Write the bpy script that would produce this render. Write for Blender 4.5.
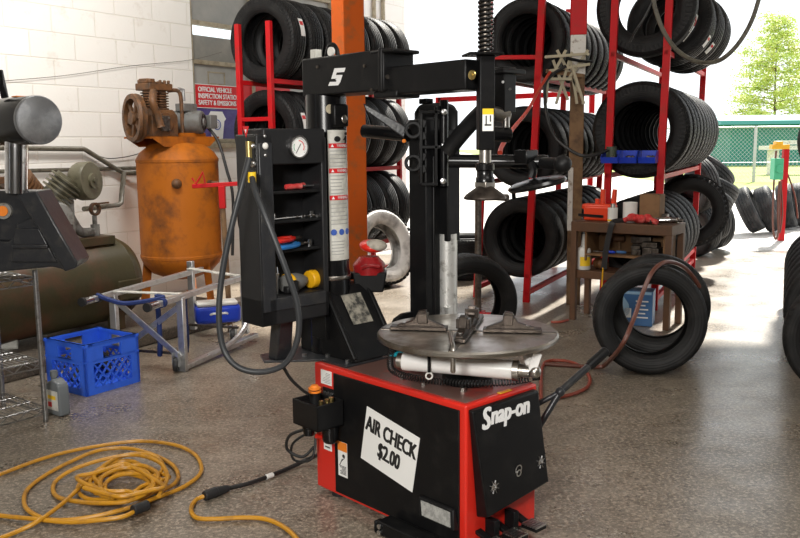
import bpy, bmesh, math, random
from math import sin, cos, pi, radians, sqrt
from mathutils import Vector as V, Matrix, Quaternion
random.seed(7)
S = bpy.context.scene
COL = S.collection
for o in list(bpy.data.objects): bpy.data.objects.remove(o)

# ------------------------------------------------------------------ camera
FOC, EYE, ROLL = 853.0, 1.35, 0.010
PITCH = math.atan((269-143)/FOC)
cd = bpy.data.cameras.new('camera'); cam = bpy.data.objects.new('camera', cd); COL.objects.link(cam)
cd.sensor_width = 36; cd.lens = FOC/800*36; cd.clip_end = 500
cam.matrix_world = Matrix.Translation((0,0,EYE)) @ Matrix.Rotation(pi/2-PITCH,4,'X') @ Matrix.Rotation(-ROLL,4,'Z')
S.camera = cam
# ------------------------------------------------------------------ world, sun, added fill lamps, exposure
w = bpy.data.worlds.new('sky'); S.world = w; w.use_nodes = True
wn = w.node_tree; bg = wn.nodes['Background']
bg.inputs[0].default_value = (.93,.97,1,1); bg.inputs[1].default_value = 1.65
SUN_AZ, SUN_EL = radians(30), radians(45)
sd = bpy.data.lights.new('sun','SUN'); so = bpy.data.objects.new('sun', sd); COL.objects.link(so)
sd.energy = 13.0; sd.angle = radians(3.5); sd.color = (1,.95,.86)
sdir = V((sin(SUN_AZ)*cos(SUN_EL), cos(SUN_AZ)*cos(SUN_EL), sin(SUN_EL)))
so.rotation_euler = (-sdir).to_track_quat('-Z','Y').to_euler(); so.location = (6,12,10)
def area(name, loc, size, power, target, color=(1,.97,.92)):
    l = bpy.data.lights.new(name,'AREA'); l.shape='RECTANGLE'; l.size, l.size_y = size; l.energy = power; l.color = color
    o = bpy.data.objects.new(name,l); COL.objects.link(o); o.location = loc
    o.rotation_euler = (V(target)-V(loc)).to_track_quat('-Z','Y').to_euler(); return o
area('flash_fill', (-.9,-.9,2.1), (.7,.5), 150, (-.2,3.4,.7))  # added fill behind the camera, imitates a flash
area('overhead_fill', (1.4,.9,3.2), (1.2,.5), 45, (.6,4,.5))  # added overhead fill to brighten the interior, no known fixture
area('overhead_fill', (-1.6,5.0,3.4), (1.6,.4), 85, (-2.4,6.4,.9))  # added fill aimed at the block wall and compressors
S.view_settings.view_transform = 'Standard'; S.view_settings.look = 'None'
S.view_settings.exposure = 0.0; S.view_settings.gamma = 1

# ------------------------------------------------------------------ pixel -> place helpers (camera rays met with a plane at a known height or distance)
def ray(px,py):
    x,y = (px-400)/FOC, (269-py)/FOC
    c,s = cos(ROLL), sin(ROLL); x,y = c*x+s*y, -s*x+c*y
    return V((x, cos(PITCH)+y*sin(PITCH), -sin(PITCH)+y*cos(PITCH)))
def at(px,py,Y): d = ray(px,py); return V((0,0,EYE))+d*(Y/d.y)
def on(px,py,z=0.0): d = ray(px,py); return V((0,0,EYE))+d*((z-EYE)/d.z)

# ------------------------------------------------------------------ mesh building
class MB:
    def __init__(s): s.v=[]; s.f=[]; s.mi=[]; s.m=0
    def add(s, vs, fs):
        b=len(s.v); s.v += [tuple(x) for x in vs]; s.f += [tuple(b+i for i in f) for f in fs]; s.mi += [s.m]*len(fs); return s
    def box(s, c, d, R=None):
        c=V(c); h=V(d)/2; vs=[]
        for i in (-1,1):
            for j in (-1,1):
                for k in (-1,1):
                    p=V((i*h.x,j*h.y,k*h.z)); vs.append(c+((R@p) if R is not None else p))
        return s.add(vs,[(0,1,3,2),(4,6,7,5),(0,4,5,1),(2,3,7,6),(0,2,6,4),(1,5,7,3)])
    def b2(s, lo, hi): lo=V(lo);hi=V(hi); return s.box((lo+hi)/2, hi-lo)
    def hexa(s, bot, top):
        return s.add(list(bot)+list(top), [(3,2,1,0),(4,5,6,7)]+[(i,(i+1)%4,4+(i+1)%4,4+i) for i in range(4)])
    def bar(s, p0, p1, a, b=None, up=(0,0,1)):   # square bar between points
        p0=V(p0);p1=V(p1); z=(p1-p0); L=z.length; z.normalize(); u=V(up)
        if abs(z.dot(u))>.98: u=V((1,0,0))
        x=u.cross(z).normalized(); y=z.cross(x)
        R=Matrix((x,y,z)).transposed()
        return s.box((p0+p1)/2,(a,b or a,L),R)
    def tube(s, pts, r, n=8, closed=False, caps=True):
        pts=[V(p) for p in pts]; m=len(pts); rs = r if isinstance(r,(list,tuple)) else [r]*m
        tang=[]
        for i in range(m):
            a=pts[(i-1)%m] if (closed or i>0) else pts[i]; b=pts[(i+1)%m] if (closed or i<m-1) else pts[i]
            t=(b-a); tang.append(t.normalized() if t.length>1e-9 else V((0,0,1)))
        t0=tang[0]; u=V((0,0,1)) if abs(t0.z)<.9 else V((1,0,0)); x=(u-t0*u.dot(t0)).normalized()
        vs=[];fs=[]
        for i in range(m):
            t=tang[i]; x=(x-t*x.dot(t)); x = x.normalized() if x.length>1e-6 else t.orthogonal().normalized(); y=t.cross(x)
            for k in range(n):
                a=2*pi*k/n; vs.append(pts[i]+(x*cos(a)+y*sin(a))*rs[i])
        for i in range(m if closed else m-1):
            j=(i+1)%m
            for k in range(n): fs.append((i*n+k,i*n+(k+1)%n,j*n+(k+1)%n,j*n+k))
        if caps and not closed:
            fs.append(tuple(reversed(range(n)))); fs.append(tuple((m-1)*n+k for k in range(n)))
        return s.add(vs,fs)
    def cyl(s,p0,p1,r0,r1=None,n=20): return s.tube([p0,p1],[r0,r0 if r1 is None else r1],n)
    def lathe(s, prof, o, axis=(0,0,1), n=32, closed=False):   # prof: (radius, height along axis)
        z=V(axis).normalized(); x=z.orthogonal().normalized(); y=z.cross(x); o=V(o); vs=[];fs=[]; m=len(prof)
        for r,h in prof:
            for k in range(n):
                a=2*pi*k/n; vs.append(o+z*h+(x*cos(a)+y*sin(a))*max(r,1e-4))
        for i in range(m if closed else m-1):
            j=(i+1)%m
            for k in range(n): fs.append((i*n+k,i*n+(k+1)%n,j*n+(k+1)%n,j*n+k))
        if not closed:
            if prof[0][0]>1e-3: fs.append(tuple(reversed(range(n))))
            if prof[-1][0]>1e-3: fs.append(tuple((m-1)*n+k for k in range(n)))
        return s.add(vs,fs)
    def prism(s, poly, o, u, v, t):    # polygon in (u,v) axes from o, thickness vector t
        o=V(o);u=V(u);v=V(v);t=V(t); n=len(poly)
        a=[o+u*p[0]+v*p[1] for p in poly]; b=[p+t for p in a]
        return s.add(a+b,[tuple(reversed(range(n))),tuple(range(n,2*n))]+[(i,(i+1)%n,n+(i+1)%n,n+i) for i in range(n)])
    def ell(s, c, r, n=16, R=None):
        vs=[];fs=[];c=V(c); m=n//2
        for i in range(m+1):
            th=pi*i/m
            for k in range(n):
                a=2*pi*k/n; p=V((max(sin(th),1e-3)*cos(a)*r[0],max(sin(th),1e-3)*sin(a)*r[1],-cos(th)*r[2])); vs.append(c+((R@p) if R is not None else p))
        for i in range(m):
            for k in range(n): fs.append((i*n+k,i*n+(k+1)%n,(i+1)*n+(k+1)%n,(i+1)*n+k))
        return s.add(vs,fs)
    def mesh(s,name,mats):
        me=bpy.data.meshes.new(name); me.from_pydata(s.v,[],s.f)
        for m in (mats if isinstance(mats,(list,tuple)) else [mats]): me.materials.append(m)
        me.polygons.foreach_set('material_index',s.mi)
        bm=bmesh.new(); bm.from_mesh(me); bmesh.ops.recalc_face_normals(bm,faces=bm.faces); bm.to_mesh(me); bm.free()
        me.polygons.foreach_set('use_smooth',[True]*len(me.polygons)); me.set_sharp_from_angle(angle=radians(38))
        me.update(); return me
    def build(s,name,mats,parent=None,bevel=0,seg=2):
        o=bpy.data.objects.new(name,s.mesh(name,mats)); COL.objects.link(o)
        if parent: o.parent=parent
        if bevel:
            b=o.modifiers.new('bevel','BEVEL'); b.width=bevel; b.segments=seg; b.limit_method='ANGLE'; b.angle_limit=radians(40); b.harden_normals=False
        return o
def tag(o,label=None,cat=None,group=None,kind=None):
    if label: o['label']=label
    if cat: o['category']=cat
    if group: o['group']=group
    if kind: o['kind']=kind
    return o
def thing(name,label,cat,loc=(0,0,0),rz=0,group=None):
    o=bpy.data.objects.new(name,None); COL.objects.link(o); o.empty_display_size=.1; o.location=loc; o.rotation_euler=(0,0,rz); return tag(o,label,cat,group)
def dup(o,parent=None):
    c=o.copy(); COL.objects.link(c)
    if parent: c.parent=parent
    for ch in list(o.children): dup(ch,c)
    return c
def spline(pts, k=8, closed=False):     # Catmull-Rom through points
    P=[V(p) for p in pts]; n=len(P); out=[]
    for i in range(n if closed else n-1):
        g=(lambda j:P[j%n]) if closed else (lambda j:P[min(max(j,0),n-1)])
        a,b,c,d=g(i-1),g(i),g(i+1),g(i+2)
        for q in range(k):
            t=q/k; out.append(.5*((2*b)+(c-a)*t+(2*a-5*b+4*c-d)*t*t+(3*b-a-3*c+d)*t**3))
    if not closed: out.append(P[-1])
    return out
def text(name,body,size,m,parent,o,u,v,depth=.0006,bold=0.0,shear=0.0,align='CENTER',sx=1.0,spacing=1.0):
    c=bpy.data.curves.new(name,'FONT'); c.body=body; c.size=size; c.align_x=align; c.align_y='CENTER'; c.extrude=depth; c.shear=shear; c.space_character=spacing; c.resolution_u=3
    t=bpy.data.objects.new(name,c); COL.objects.link(t)
    dg=bpy.context.evaluated_depsgraph_get(); me=bpy.data.meshes.new_from_object(t.evaluated_get(dg)); bpy.data.objects.remove(t); bpy.data.curves.remove(c)
    u=V(u).normalized(); v=V(v).normalized(); n=u.cross(v)
    M=Matrix((u*sx,v,n)).transposed().to_4x4(); M.translation=V(o); me.transform(M)
    if bold:
        bm=bmesh.new()
        for dx,dy in ((-1,-.4),(1,-.4),(-1,.4),(1,.4),(0,0)):
            m2=me.copy(); m2.transform(Matrix.Translation(u*dx*bold+v*dy*bold+n*(.00007*(dx+2*dy)))); bm.from_mesh(m2); bpy.data.meshes.remove(m2)
        bm.to_mesh(me); bm.free()
    me.materials.clear(); me.materials.append(m)
    ob=bpy.data.objects.new(name,me); COL.objects.link(ob)
    if parent: ob.parent=parent
    return ob

# ------------------------------------------------------------------ materials
def nn(m,t,**k):
    n=m.node_tree.nodes.new(t)
    for a,b in k.items(): setattr(n,a,b)
    return n
def mat(name,c,rough=.5,metal=0,c2=None,scale=8,lo=.45,hi=.6,bump=0,bscale=60,r2=None,coat=0,spec=None,detail=6,coord='Object',trans=0,ior=1.45):
    m=bpy.data.materials.new(name); m.use_nodes=True; L=m.node_tree.links; b=m.node_tree.nodes['Principled BSDF']
    b.inputs['Base Color'].default_value=(*c,1); b.inputs['Roughness'].default_value=rough; b.inputs['Metallic'].default_value=metal
    b.inputs['Coat Weight'].default_value=coat; b.inputs['Transmission Weight'].default_value=trans; b.inputs['IOR'].default_value=ior
    if spec is not None: b.inputs['Specular IOR Level'].default_value=spec
    tc=nn(m,'ShaderNodeTexCoord')
    if c2 is not None:
        n=nn(m,'ShaderNodeTexNoise'); n.inputs['Scale'].default_value=scale; n.inputs['Detail'].default_value=detail; n.inputs['Roughness'].default_value=.65
        L.new(tc.outputs[coord],n.inputs['Vector'])
        mr=nn(m,'ShaderNodeMapRange'); mr.inputs[1].default_value=lo; mr.inputs[2].default_value=hi; L.new(n.outputs[0],mr.inputs[0])
        mx=nn(m,'ShaderNodeMix',data_type='RGBA'); mx.inputs['A'].default_value=(*c,1); mx.inputs['B'].default_value=(*c2,1)
        L.new(mr.outputs[0],mx.inputs['Factor']); L.new(mx.outputs['Result'],b.inputs['Base Color'])
        if r2 is not None:
            m2=nn(m,'ShaderNodeMapRange'); m2.inputs[3].default_value=rough; m2.inputs[4].default_value=r2; L.new(mr.outputs[0],m2.inputs[0]); L.new(m2.outputs[0],b.inputs['Roughness'])
    if bump:
        n=nn(m,'ShaderNodeTexNoise'); n.inputs['Scale'].default_value=bscale; n.inputs['Detail'].default_value=4; L.new(tc.outputs[coord],n.inputs['Vector'])
        bp=nn(m,'ShaderNodeBump'); bp.inputs['Strength'].default_value=bump; bp.inputs['Distance'].default_value=.004; L.new(n.outputs[0],bp.inputs['Height']); L.new(bp.outputs[0],b.inputs['Normal'])
    return m
M={}
M['black']=mat('black_powder_coat',(.0055,.0055,.006),.40,c2=(.013,.0125,.012),scale=14,lo=.5,hi=.75,bump=.12,bscale=300,spec=.22)
M['black_plastic']=mat('black_plastic',(.008,.008,.0085),.45,bump=.15,bscale=400,c2=(.018,.0175,.017),scale=20,lo=.55,hi=.8,spec=.25)
M['black_gloss']=mat('black_gloss',(.005,.005,.0055),.24,c2=(.012,.011,.010),scale=20,lo=.55,hi=.8,spec=.4)
M['cabinet_plastic']=mat('grained_cabinet_plastic',(.012,.012,.013),.42,bump=.2,bscale=350,c2=(.022,.0215,.021),scale=20,lo=.55,hi=.8,spec=.4)
M['dark_rubber']=mat('dark_rubber',(.015,.015,.016),.55)
M['charcoal']=mat('worn_charcoal_paint',(.022,.023,.026),.30,c2=(.055,.052,.048),scale=18,lo=.5,hi=.75,bump=.2,bscale=90)
M['red']=mat('changer_red',(.62,.022,.012),.32,c2=(.42,.02,.012),scale=6,lo=.55,hi=.8,coat=.2)
M['rack_red']=mat('rack_red',(.50,.007,.011),.5,c2=(.30,.03,.02),scale=9,lo=.52,hi=.78,bump=.2,bscale=70,spec=.25)
M['dark_red']=mat('dark_red_plastic',(.25,.010,.012),.25,c2=(.12,.01,.01),scale=20,lo=.5,hi=.7)
M['orange_post']=mat('worn_orange_paint',(.46,.08,.006),.6,c2=(.24,.085,.025),scale=9,lo=.50,hi=.68,spec=.2,bump=.4,bscale=30)
M['steel']=mat('worn_steel',(.46,.44,.41),.28,1,c2=(.20,.165,.13),scale=6,lo=.42,hi=.68,r2=.5,bump=.15,bscale=50)
M['steel_dark']=mat('greasy_steel',(.17,.15,.13),.42,.9,c2=(.07,.055,.045),scale=25,lo=.42,hi=.65,bump=.3,bscale=80)
M['shelf_wire']=mat('dull_chrome_wire',(.30,.30,.30),.38,1,c2=(.16,.145,.13),scale=30,lo=.5,hi=.7)
M['jaw']=mat('dark_oiled_steel',(.085,.07,.06),.4,.85,c2=(.035,.028,.024),scale=25,lo=.42,hi=.65,bump=.3,bscale=80)
M['chrome']=mat('chrome',(.50,.50,.51),.16,1,c2=(.24,.21,.18),scale=30,lo=.55,hi=.7,r2=.35)
M['alu']=mat('aluminium',(.58,.59,.60),.38,.9,c2=(.36,.36,.36),scale=15,lo=.5,hi=.75)
M['pillar']=mat('scuffed_silver_pillar',(.62,.62,.60),.35,.6,c2=(.28,.27,.25),scale=22,lo=.52,hi=.64,r2=.5)
M['white_enamel']=mat('white_enamel',(.78,.77,.75),.25,c2=(.55,.53,.50),scale=9,lo=.55,hi=.8)
M['paper']=mat('paper',(.80,.80,.78),.6)
M['worn_paper']=mat('worn_paper',(.62,.61,.56),.6,c2=(.36,.35,.31),scale=12,lo=.45,hi=.68)
M['dirty_label']=mat('dirty_label',(.30,.28,.23),.6,c2=(.03,.03,.028),scale=26,lo=.42,hi=.6)
M['ink']=mat('black_ink',(.012,.012,.012),.6)
M['white_ink']=mat('white_lettering',(.78,.78,.78),.5)
M['red_ink']=mat('red_ink',(.60,.015,.02),.5)
M['orange_ink']=mat('orange_ink',(.80,.22,.02),.5)
M['yellow_ink']=mat('yellow_ink',(.85,.55,.02),.5)
M['blue_ink']=mat('blue_ink',(.04,.10,.40),.5)
M['green_ink']=mat('green_ink',(.03,.30,.14),.5)
M['grey_ink']=mat('grey_ink',(.32,.32,.31),.5)
M['rust_orange']=mat('rusty_orange_tank',(.40,.115,.008),.55,c2=(.11,.04,.015),scale=5,lo=.46,hi=.72,bump=.4,bscale=40,spec=.25)
M['rust_brown']=mat('oily_rust',(.13,.055,.018),.55,c2=(.05,.028,.015),scale=16,lo=.42,hi=.65,bump=.5,bscale=70)
M['grey_motor']=mat('dusty_grey_paint',(.13,.13,.125),.55,c2=(.10,.085,.07),scale=14,lo=.5,hi=.72,bump=.2,bscale=60)
M['olive']=mat('olive_rusty_tank',(.055,.046,.022),.42,c2=(.10,.048,.026),scale=2.6,lo=.46,hi=.62,bump=.25,bscale=40,spec=.3)
M['olive_light']=mat('olive_grey_paint',(.12,.11,.07),.5,c2=(.06,.05,.03),scale=14,lo=.48,hi=.7,bump=.25,bscale=60)
M['cast_grey']=mat('cast_grey',(.23,.225,.21),.6,c2=(.09,.08,.065),scale=20,lo=.48,hi=.66,bump=.4,bscale=60)
M['pipe']=mat('painted_pipe',(.11,.10,.075),.5,c2=(.05,.04,.03),scale=30,lo=.5,hi=.7)
M['brass']=mat('brass',(.55,.42,.16),.35,1)
M['blue_crate']=mat('blue_plastic',(.035,.14,.80),.38,c2=(.03,.11,.66),scale=10,lo=.5,hi=.8)
M['blue_bin']=mat('blue_bin_plastic',(.015,.05,.48),.3)
M['navy']=mat('navy_webbing',(.012,.03,.14),.7)
M['yellow_cord']=mat('yellow_cord',(.50,.235,.012),.42,c2=(.28,.13,.02),scale=16,lo=.5,hi=.72)
M['black_cord']=mat('black_cord',(.012,.012,.012),.45)
M['air_hose']=mat('grey_black_hose',(.028,.03,.033),.42)
M['red_hose']=mat('red_brown_hose',(.30,.055,.03),.42,c2=(.15,.04,.025),scale=10,lo=.45,hi=.7)
M['bright_hose']=mat('bright_red_hose',(.50,.05,.025),.5,spec=.2)
M['brown_hose']=mat('brown_hose',(.13,.045,.03),.35)
M['timber']=mat('weathered_timber',(.20,.115,.055),.75,c2=(.09,.05,.028),scale=9,lo=.42,hi=.65,bump=.5,bscale=25)
M['white_timber']=mat('peeling_white_timber',(.66,.64,.60),.7,c2=(.30,.25,.20),scale=16,lo=.52,hi=.64,bump=.4,bscale=30)
M['bench']=mat('rusty_brown_bench',(.10,.047,.022),.55,c2=(.075,.04,.022),scale=10,lo=.45,hi=.68,bump=.25,bscale=40)
M['wood_box']=mat('brown_board',(.20,.105,.045),.7,c2=(.13,.07,.03),scale=8,lo=.4,hi=.7)
M['cream']=mat('cream_wood',(.42,.37,.26),.6)
M['caddy']=mat('orange_red_plastic',(.72,.055,.015),.35)
M['grey_bottle']=mat('grey_plastic',(.14,.155,.165),.38)
M['teal']=mat('teal_plastic',(.01,.30,.38),.35)
M['yellow']=mat('yellow_plastic',(.80,.42,.01),.35)
M['steel_light']=mat('light_steel',(.6,.6,.6),.3,1)
M['green_machine']=mat('green_enamel',(.06,.42,.22),.4)
M['galv']=mat('galvanised',(.45,.46,.46),.5,.7)
M['teal_wall']=mat('teal_building',(.008,.20,.15),.6)
M['teal_roof']=mat('teal_roof',(.06,.27,.30),.5)
M['grass']=mat('grass',(.20,.29,.045),.9,c2=(.33,.36,.10),scale=.6,lo=.4,hi=.65,bump=1,bscale=20)
M['leaf']=mat('lime_leaf',(.48,.60,.12),.6,c2=(.70,.68,.20),scale=1.5,lo=.45,hi=.65)
lf=M['leaf'].node_tree.nodes['Principled BSDF']; lf.inputs['Subsurface Weight'].default_value=0
M['bark']=mat('bark',(.16,.12,.08),.9,bump=.5,bscale=30)
M['cloth_red']=mat('red_cloth',(.52,.03,.03),.8,c2=(.62,.16,.14),scale=20,lo=.5,hi=.7)
M['white_plastic']=mat('white_plastic',(.72,.71,.67),.4)
M['shirt_blue']=mat('printed_blue_carton',(.05,.14,.32),.5)
M['pale_blue']=mat('pale_blue_print',(.30,.48,.66),.5)

def concrete(name,c,cd,wet=.5):
    m=bpy.data.materials.new(name); m.use_nodes=True; L=m.node_tree.links; b=m.node_tree.nodes['Principled BSDF']
    tc=nn(m,'ShaderNodeTexCoord')
    def noise(sc,det=6,ro=.6):
        n=nn(m,'ShaderNodeTexNoise'); n.inputs['Scale'].default_value=sc; n.inputs['Detail'].default_value=det; n.inputs['Roughness'].default_value=ro; L.new(tc.outputs['Object'],n.inputs['Vector']); return n.outputs[0]
    def ramp(x,a,bb,to0=0,to1=1):
        r=nn(m,'ShaderNodeMapRange'); r.inputs[1].default_value=a; r.inputs[2].default_value=bb; r.inputs[3].default_value=to0; r.inputs[4].default_value=to1; L.new(x,r.inputs[0]); return r.outputs[0]
    def mix(fac,a,bb,mode='MIX'):
        x=nn(m,'ShaderNodeMix',data_type='RGBA',blend_type=mode)
        L.new(fac,x.inputs['Factor'])
        for s_,v in (('A',a),('B',bb)):
            if isinstance(v,tuple): x.inputs[s_].default_value=(*v,1)
            else: L.new(v,x.inputs[s_])
        return x.outputs['Result']
    big=ramp(noise(.9,5),.38,.66); c1=mix(big,c,cd)
    oil=ramp(noise(1.7,7,.7),.58,.72,0,.75); c2=mix(oil,c1,tuple(x*.33 for x in cd))
    rust=ramp(noise(3.1,5),.62,.75,0,.45); c3=mix(rust,c2,(.24,.13,.06))
    mid=ramp(noise(11,6,.7),.36,.64,0,1); c3b=mix(mid,c3,(.55,.53,.50),'MULTIPLY')
    spk=ramp(noise(62,3,.8),.50,.60,0,.68); c4=mix(spk,c3b,tuple(min(1,x*1.75) for x in c))
    dk=ramp(noise(48,3,.8),.555,.63,0,.75); c5=mix(dk,c4,tuple(x*.25 for x in cd))
    L.new(c5,b.inputs['Base Color'])
    L.new(ramp(noise(2.2,5),.35,.7,wet,wet+.17),b.inputs['Roughness']); b.inputs['Specular IOR Level'].default_value=.85
    bp=nn(m,'ShaderNodeBump'); bp.inputs['Strength'].default_value=.22; bp.inputs['Distance'].default_value=.004
    L.new(noise(50,3,.6),bp.inputs['Height']); L.new(bp.outputs[0],b.inputs['Normal'])
    return m
M['floor']=concrete('stained_concrete',(.27,.228,.18),(.13,.108,.082),.25)
M['pavement']=concrete('pale_driveway',(.52,.50,.47),(.44,.42,.39),.6)
M['plinth']=concrete('dirty_kerb_concrete',(.105,.082,.058),(.05,.038,.026),.6)
def blockwall():
    m=bpy.data.materials.new('painted_block'); m.use_nodes=True; L=m.node_tree.links; b=m.node_tree.nodes['Principled BSDF']
    tc=nn(m,'ShaderNodeTexCoord'); sp=nn(m,'ShaderNodeSeparateXYZ'); L.new(tc.outputs['Object'],sp.inputs[0]); cb=nn(m,'ShaderNodeCombineXYZ'); L.new(sp.outputs['X'],cb.inputs['X']); L.new(sp.outputs['Z'],cb.inputs['Y'])
    br=nn(m,'ShaderNodeTexBrick'); L.new(cb.outputs[0],br.inputs['Vector'])
    br.inputs['Scale'].default_value=1; br.inputs['Brick Width'].default_value=.406; br.inputs['Row Height'].default_value=.203; br.inputs['Mortar Size'].default_value=.007; br.inputs['Mortar Smooth'].default_value=.6
    br.inputs['Color1'].default_value=(.84,.82,.78,1); br.inputs['Color2'].default_value=(.81,.79,.75,1); br.inputs['Mortar'].default_value=(.76,.73,.67,1)
    n=nn(m,'ShaderNodeTexNoise'); n.inputs['Scale'].default_value=3; n.inputs['Detail'].default_value=7; n.inputs['Roughness'].default_value=.7; L.new(tc.outputs['Object'],n.inputs['Vector'])
    r=nn(m,'ShaderNodeMapRange'); r.inputs[1].default_value=.56; r.inputs[2].default_value=.75; r.inputs[4].default_value=.55; L.new(n.outputs[0],r.inputs[0])
    mx=nn(m,'ShaderNodeMix',data_type='RGBA'); mx.inputs['B'].default_value=(.46,.38,.28,1); L.new(r.outputs[0],mx.inputs['Factor']); L.new(br.outputs['Color'],mx.inputs['A'])
    L.new(mx.outputs['Result'],b.inputs['Base Color']); b.inputs['Roughness'].default_value=.75
    ad=nn(m,'ShaderNodeMath',operation='MULTIPLY_ADD'); n3=nn(m,'ShaderNodeTexNoise'); n3.inputs['Scale'].default_value=40; L.new(tc.outputs['Object'],n3.inputs['Vector']); L.new(n3.outputs[0],ad.inputs[0]); ad.inputs[1].default_value=.25
    iv=nn(m,'ShaderNodeMath',operation='SUBTRACT'); iv.inputs[0].default_value=1; L.new(br.outputs['Fac'],iv.inputs[1]); L.new(iv.outputs[0],ad.inputs[2])
    bp=nn(m,'ShaderNodeBump'); bp.inputs['Strength'].default_value=.5; bp.inputs['Distance'].default_value=.008; L.new(ad.outputs[0],bp.inputs['Height']); L.new(bp.outputs[0],b.inputs['Normal'])
    return m
M['block']=blockwall()
M['dim_wall']=mat('grey_painted_wall',(.30,.29,.27),.8)
def rubber(name,c,nblk,dust=None):
    m=mat(name,c,.55,bump=0); L=m.node_tree.links; b=m.node_tree.nodes['Principled BSDF']; b.inputs['Specular IOR Level'].default_value=.3
    tc=nn(m,'ShaderNodeTexCoord'); sp=nn(m,'ShaderNodeSeparateXYZ'); L.new(tc.outputs['Object'],sp.inputs[0])
    an=nn(m,'ShaderNodeMath',operation='ARCTAN2'); L.new(sp.outputs['X'],an.inputs[0]); L.new(sp.outputs['Z'],an.inputs[1])
    ya=nn(m,'ShaderNodeMath',operation='MULTIPLY_ADD'); L.new(sp.outputs['Y'],ya.inputs[0]); ya.inputs[1].default_value=3.0; L.new(an.outputs[0],ya.inputs[2])
    ml=nn(m,'ShaderNodeMath',operation='MULTIPLY'); L.new(ya.outputs[0],ml.inputs[0]); ml.inputs[1].default_value=nblk
    sn=nn(m,'ShaderNodeMath',operation='SINE'); L.new(ml.outputs[0],sn.inputs[0])
    rg=nn(m,'ShaderNodeMapRange'); rg.inputs[1].default_value=.5; rg.inputs[2].default_value=.85; L.new(sn.outputs[0],rg.inputs[0])
    ab=nn(m,'ShaderNodeMath',operation='ABSOLUTE'); L.new(sp.outputs['Y'],ab.inputs[0])
    # radius mask: sipes only on the tread
    vl=nn(m,'ShaderNodeCombineXYZ'); L.new(sp.outputs['X'],vl.inputs['X']); L.new(sp.outputs['Z'],vl.inputs['Y'])
    ln=nn(m,'ShaderNodeVectorMath',operation='LENGTH'); L.new(vl.outputs[0],ln.inputs[0])
    mk=nn(m,'ShaderNodeMapRange'); mk.inputs[1].default_value=.300; mk.inputs[2].default_value=.318; L.new(ln.outputs['Value'],mk.inputs[0])
    m2=nn(m,'ShaderNodeMath',operation='MULTIPLY'); L.new(rg.outputs[0],m2.inputs[0]); L.new(mk.outputs[0],m2.inputs[1])
    # fine sidewall rings
    s2=nn(m,'ShaderNodeMath',operation='MULTIPLY'); L.new(ln.outputs['Value'],s2.inputs[0]); s2.inputs[1].default_value=420
    s3=nn(m,'ShaderNodeMath',operation='SINE'); L.new(s2.outputs[0],s3.inputs[0])
    m4=nn(m,'ShaderNodeMath',operation='MULTIPLY_ADD'); L.new(s3.outputs[0],m4.inputs[0]); m4.inputs[1].default_value=-.10; L.new(m2.outputs[0],m4.inputs[2])
    bp=nn(m,'ShaderNodeBump'); bp.invert=True; bp.inputs['Strength'].default_value=.7; bp.inputs['Distance'].default_value=.006; L.new(m4.outputs[0],bp.inputs['Height']); L.new(bp.outputs[0],b.inputs['Normal'])
    if dust:
        n=nn(m,'ShaderNodeTexNoise'); n.inputs['Scale'].default_value=7; n.inputs['Detail'].default_value=6; L.new(tc.outputs['Object'],n.inputs['Vector'])
        r=nn(m,'ShaderNodeMapRange'); r.inputs[1].default_value=dust[1]; r.inputs[2].default_value=dust[2]; L.new(n.outputs[0],r.inputs[0])
        mx=nn(m,'ShaderNodeMix',data_type='RGBA'); mx.inputs['A'].default_value=(*c,1); mx.inputs['B'].default_value=(*dust[0],1); L.new(r.outputs[0],mx.inputs['Factor']); L.new(mx.outputs['Result'],b.inputs['Base Color'])
    return m
M['tyre']=rubber('tyre_rubber',(.008,.008,.0085),62,((.019,.0185,.018),.5,.75))
M['tyre_worn']=rubber('worn_tyre_rubber',(.009,.009,.0092),46,((.023,.022,.021),.5,.75))
M['tyre_dusty']=rubber('dusty_tyre_rubber',(.28,.27,.26),40,((.70,.69,.67),.34,.52))
M['tyre_out']=rubber('weathered_tyre_rubber',(.022,.024,.026),50,((.06,.06,.06),.45,.75))

# ------------------------------------------------------------------ the setting
WA=V((-2.04,7.9,0)); WD=V((.545,.8384,0)).normalized(); WNRM=V((WD.y,-WD.x,0))
def onwall(px,py,off=0.0):
    d=ray(px,py); o=V((0,0,EYE)); t=(WNRM.dot(WA)+off-WNRM.dot(o))/WNRM.dot(d); return o+d*t
def wl(p): return (V((p[0],p[1],0))-WA).dot(WD)      # distance along wall
def struct(o): o['kind']='structure'; return o
WROT=math.atan2(WD.y,WD.x)
def wallpiece(mb,name,m,parent=None,bevel=0):        # mb in wall space: x along wall, y out of the room (+) , z up
    o=mb.build(name,m,parent,bevel)
    if not parent: o.location=(WA.x,WA.y,0); o.rotation_euler=(0,0,WROT)
    return o
mb=MB(); mb.add([(-12,-8,0),(26,-8,0),(26,10.4,0),(-12,10.4,0)],[(0,1,2,3)])
struct(mb.build('floor',M['floor']))
mb=MB(); mb.add([(-60,10.4,0),(120,10.4,0),(120,23,0),(8.5,23,0),(8.5,160,0),(-60,160,0)],[(0,1,2,3,4,5)])
struct(mb.build('driveway',M['pavement']))
mb=MB(); mb.add([(8.5,23,0),(120,23,0),(120,160,0),(8.5,160,0)],[(0,1,2,3)])
tag(mb.build('lawn',M['grass']),kind='structure')
x0=wl(onwall(194,100)); x1=x0+2.2; xe=wl(onwall(405,20)); zs=onwall(205,143).z; zt=2.95
mb=MB(); mb.b2((-12,0,0),(x0,.2,4.2)); mb.b2((x1,0,0),(xe,.2,4.2)); mb.b2((x0,0,0),(x1,.2,zs)); mb.b2((x0,0,zt),(x1,.2,4.2))
struct(wallpiece(mb,'wall_left',M['block']))
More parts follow.
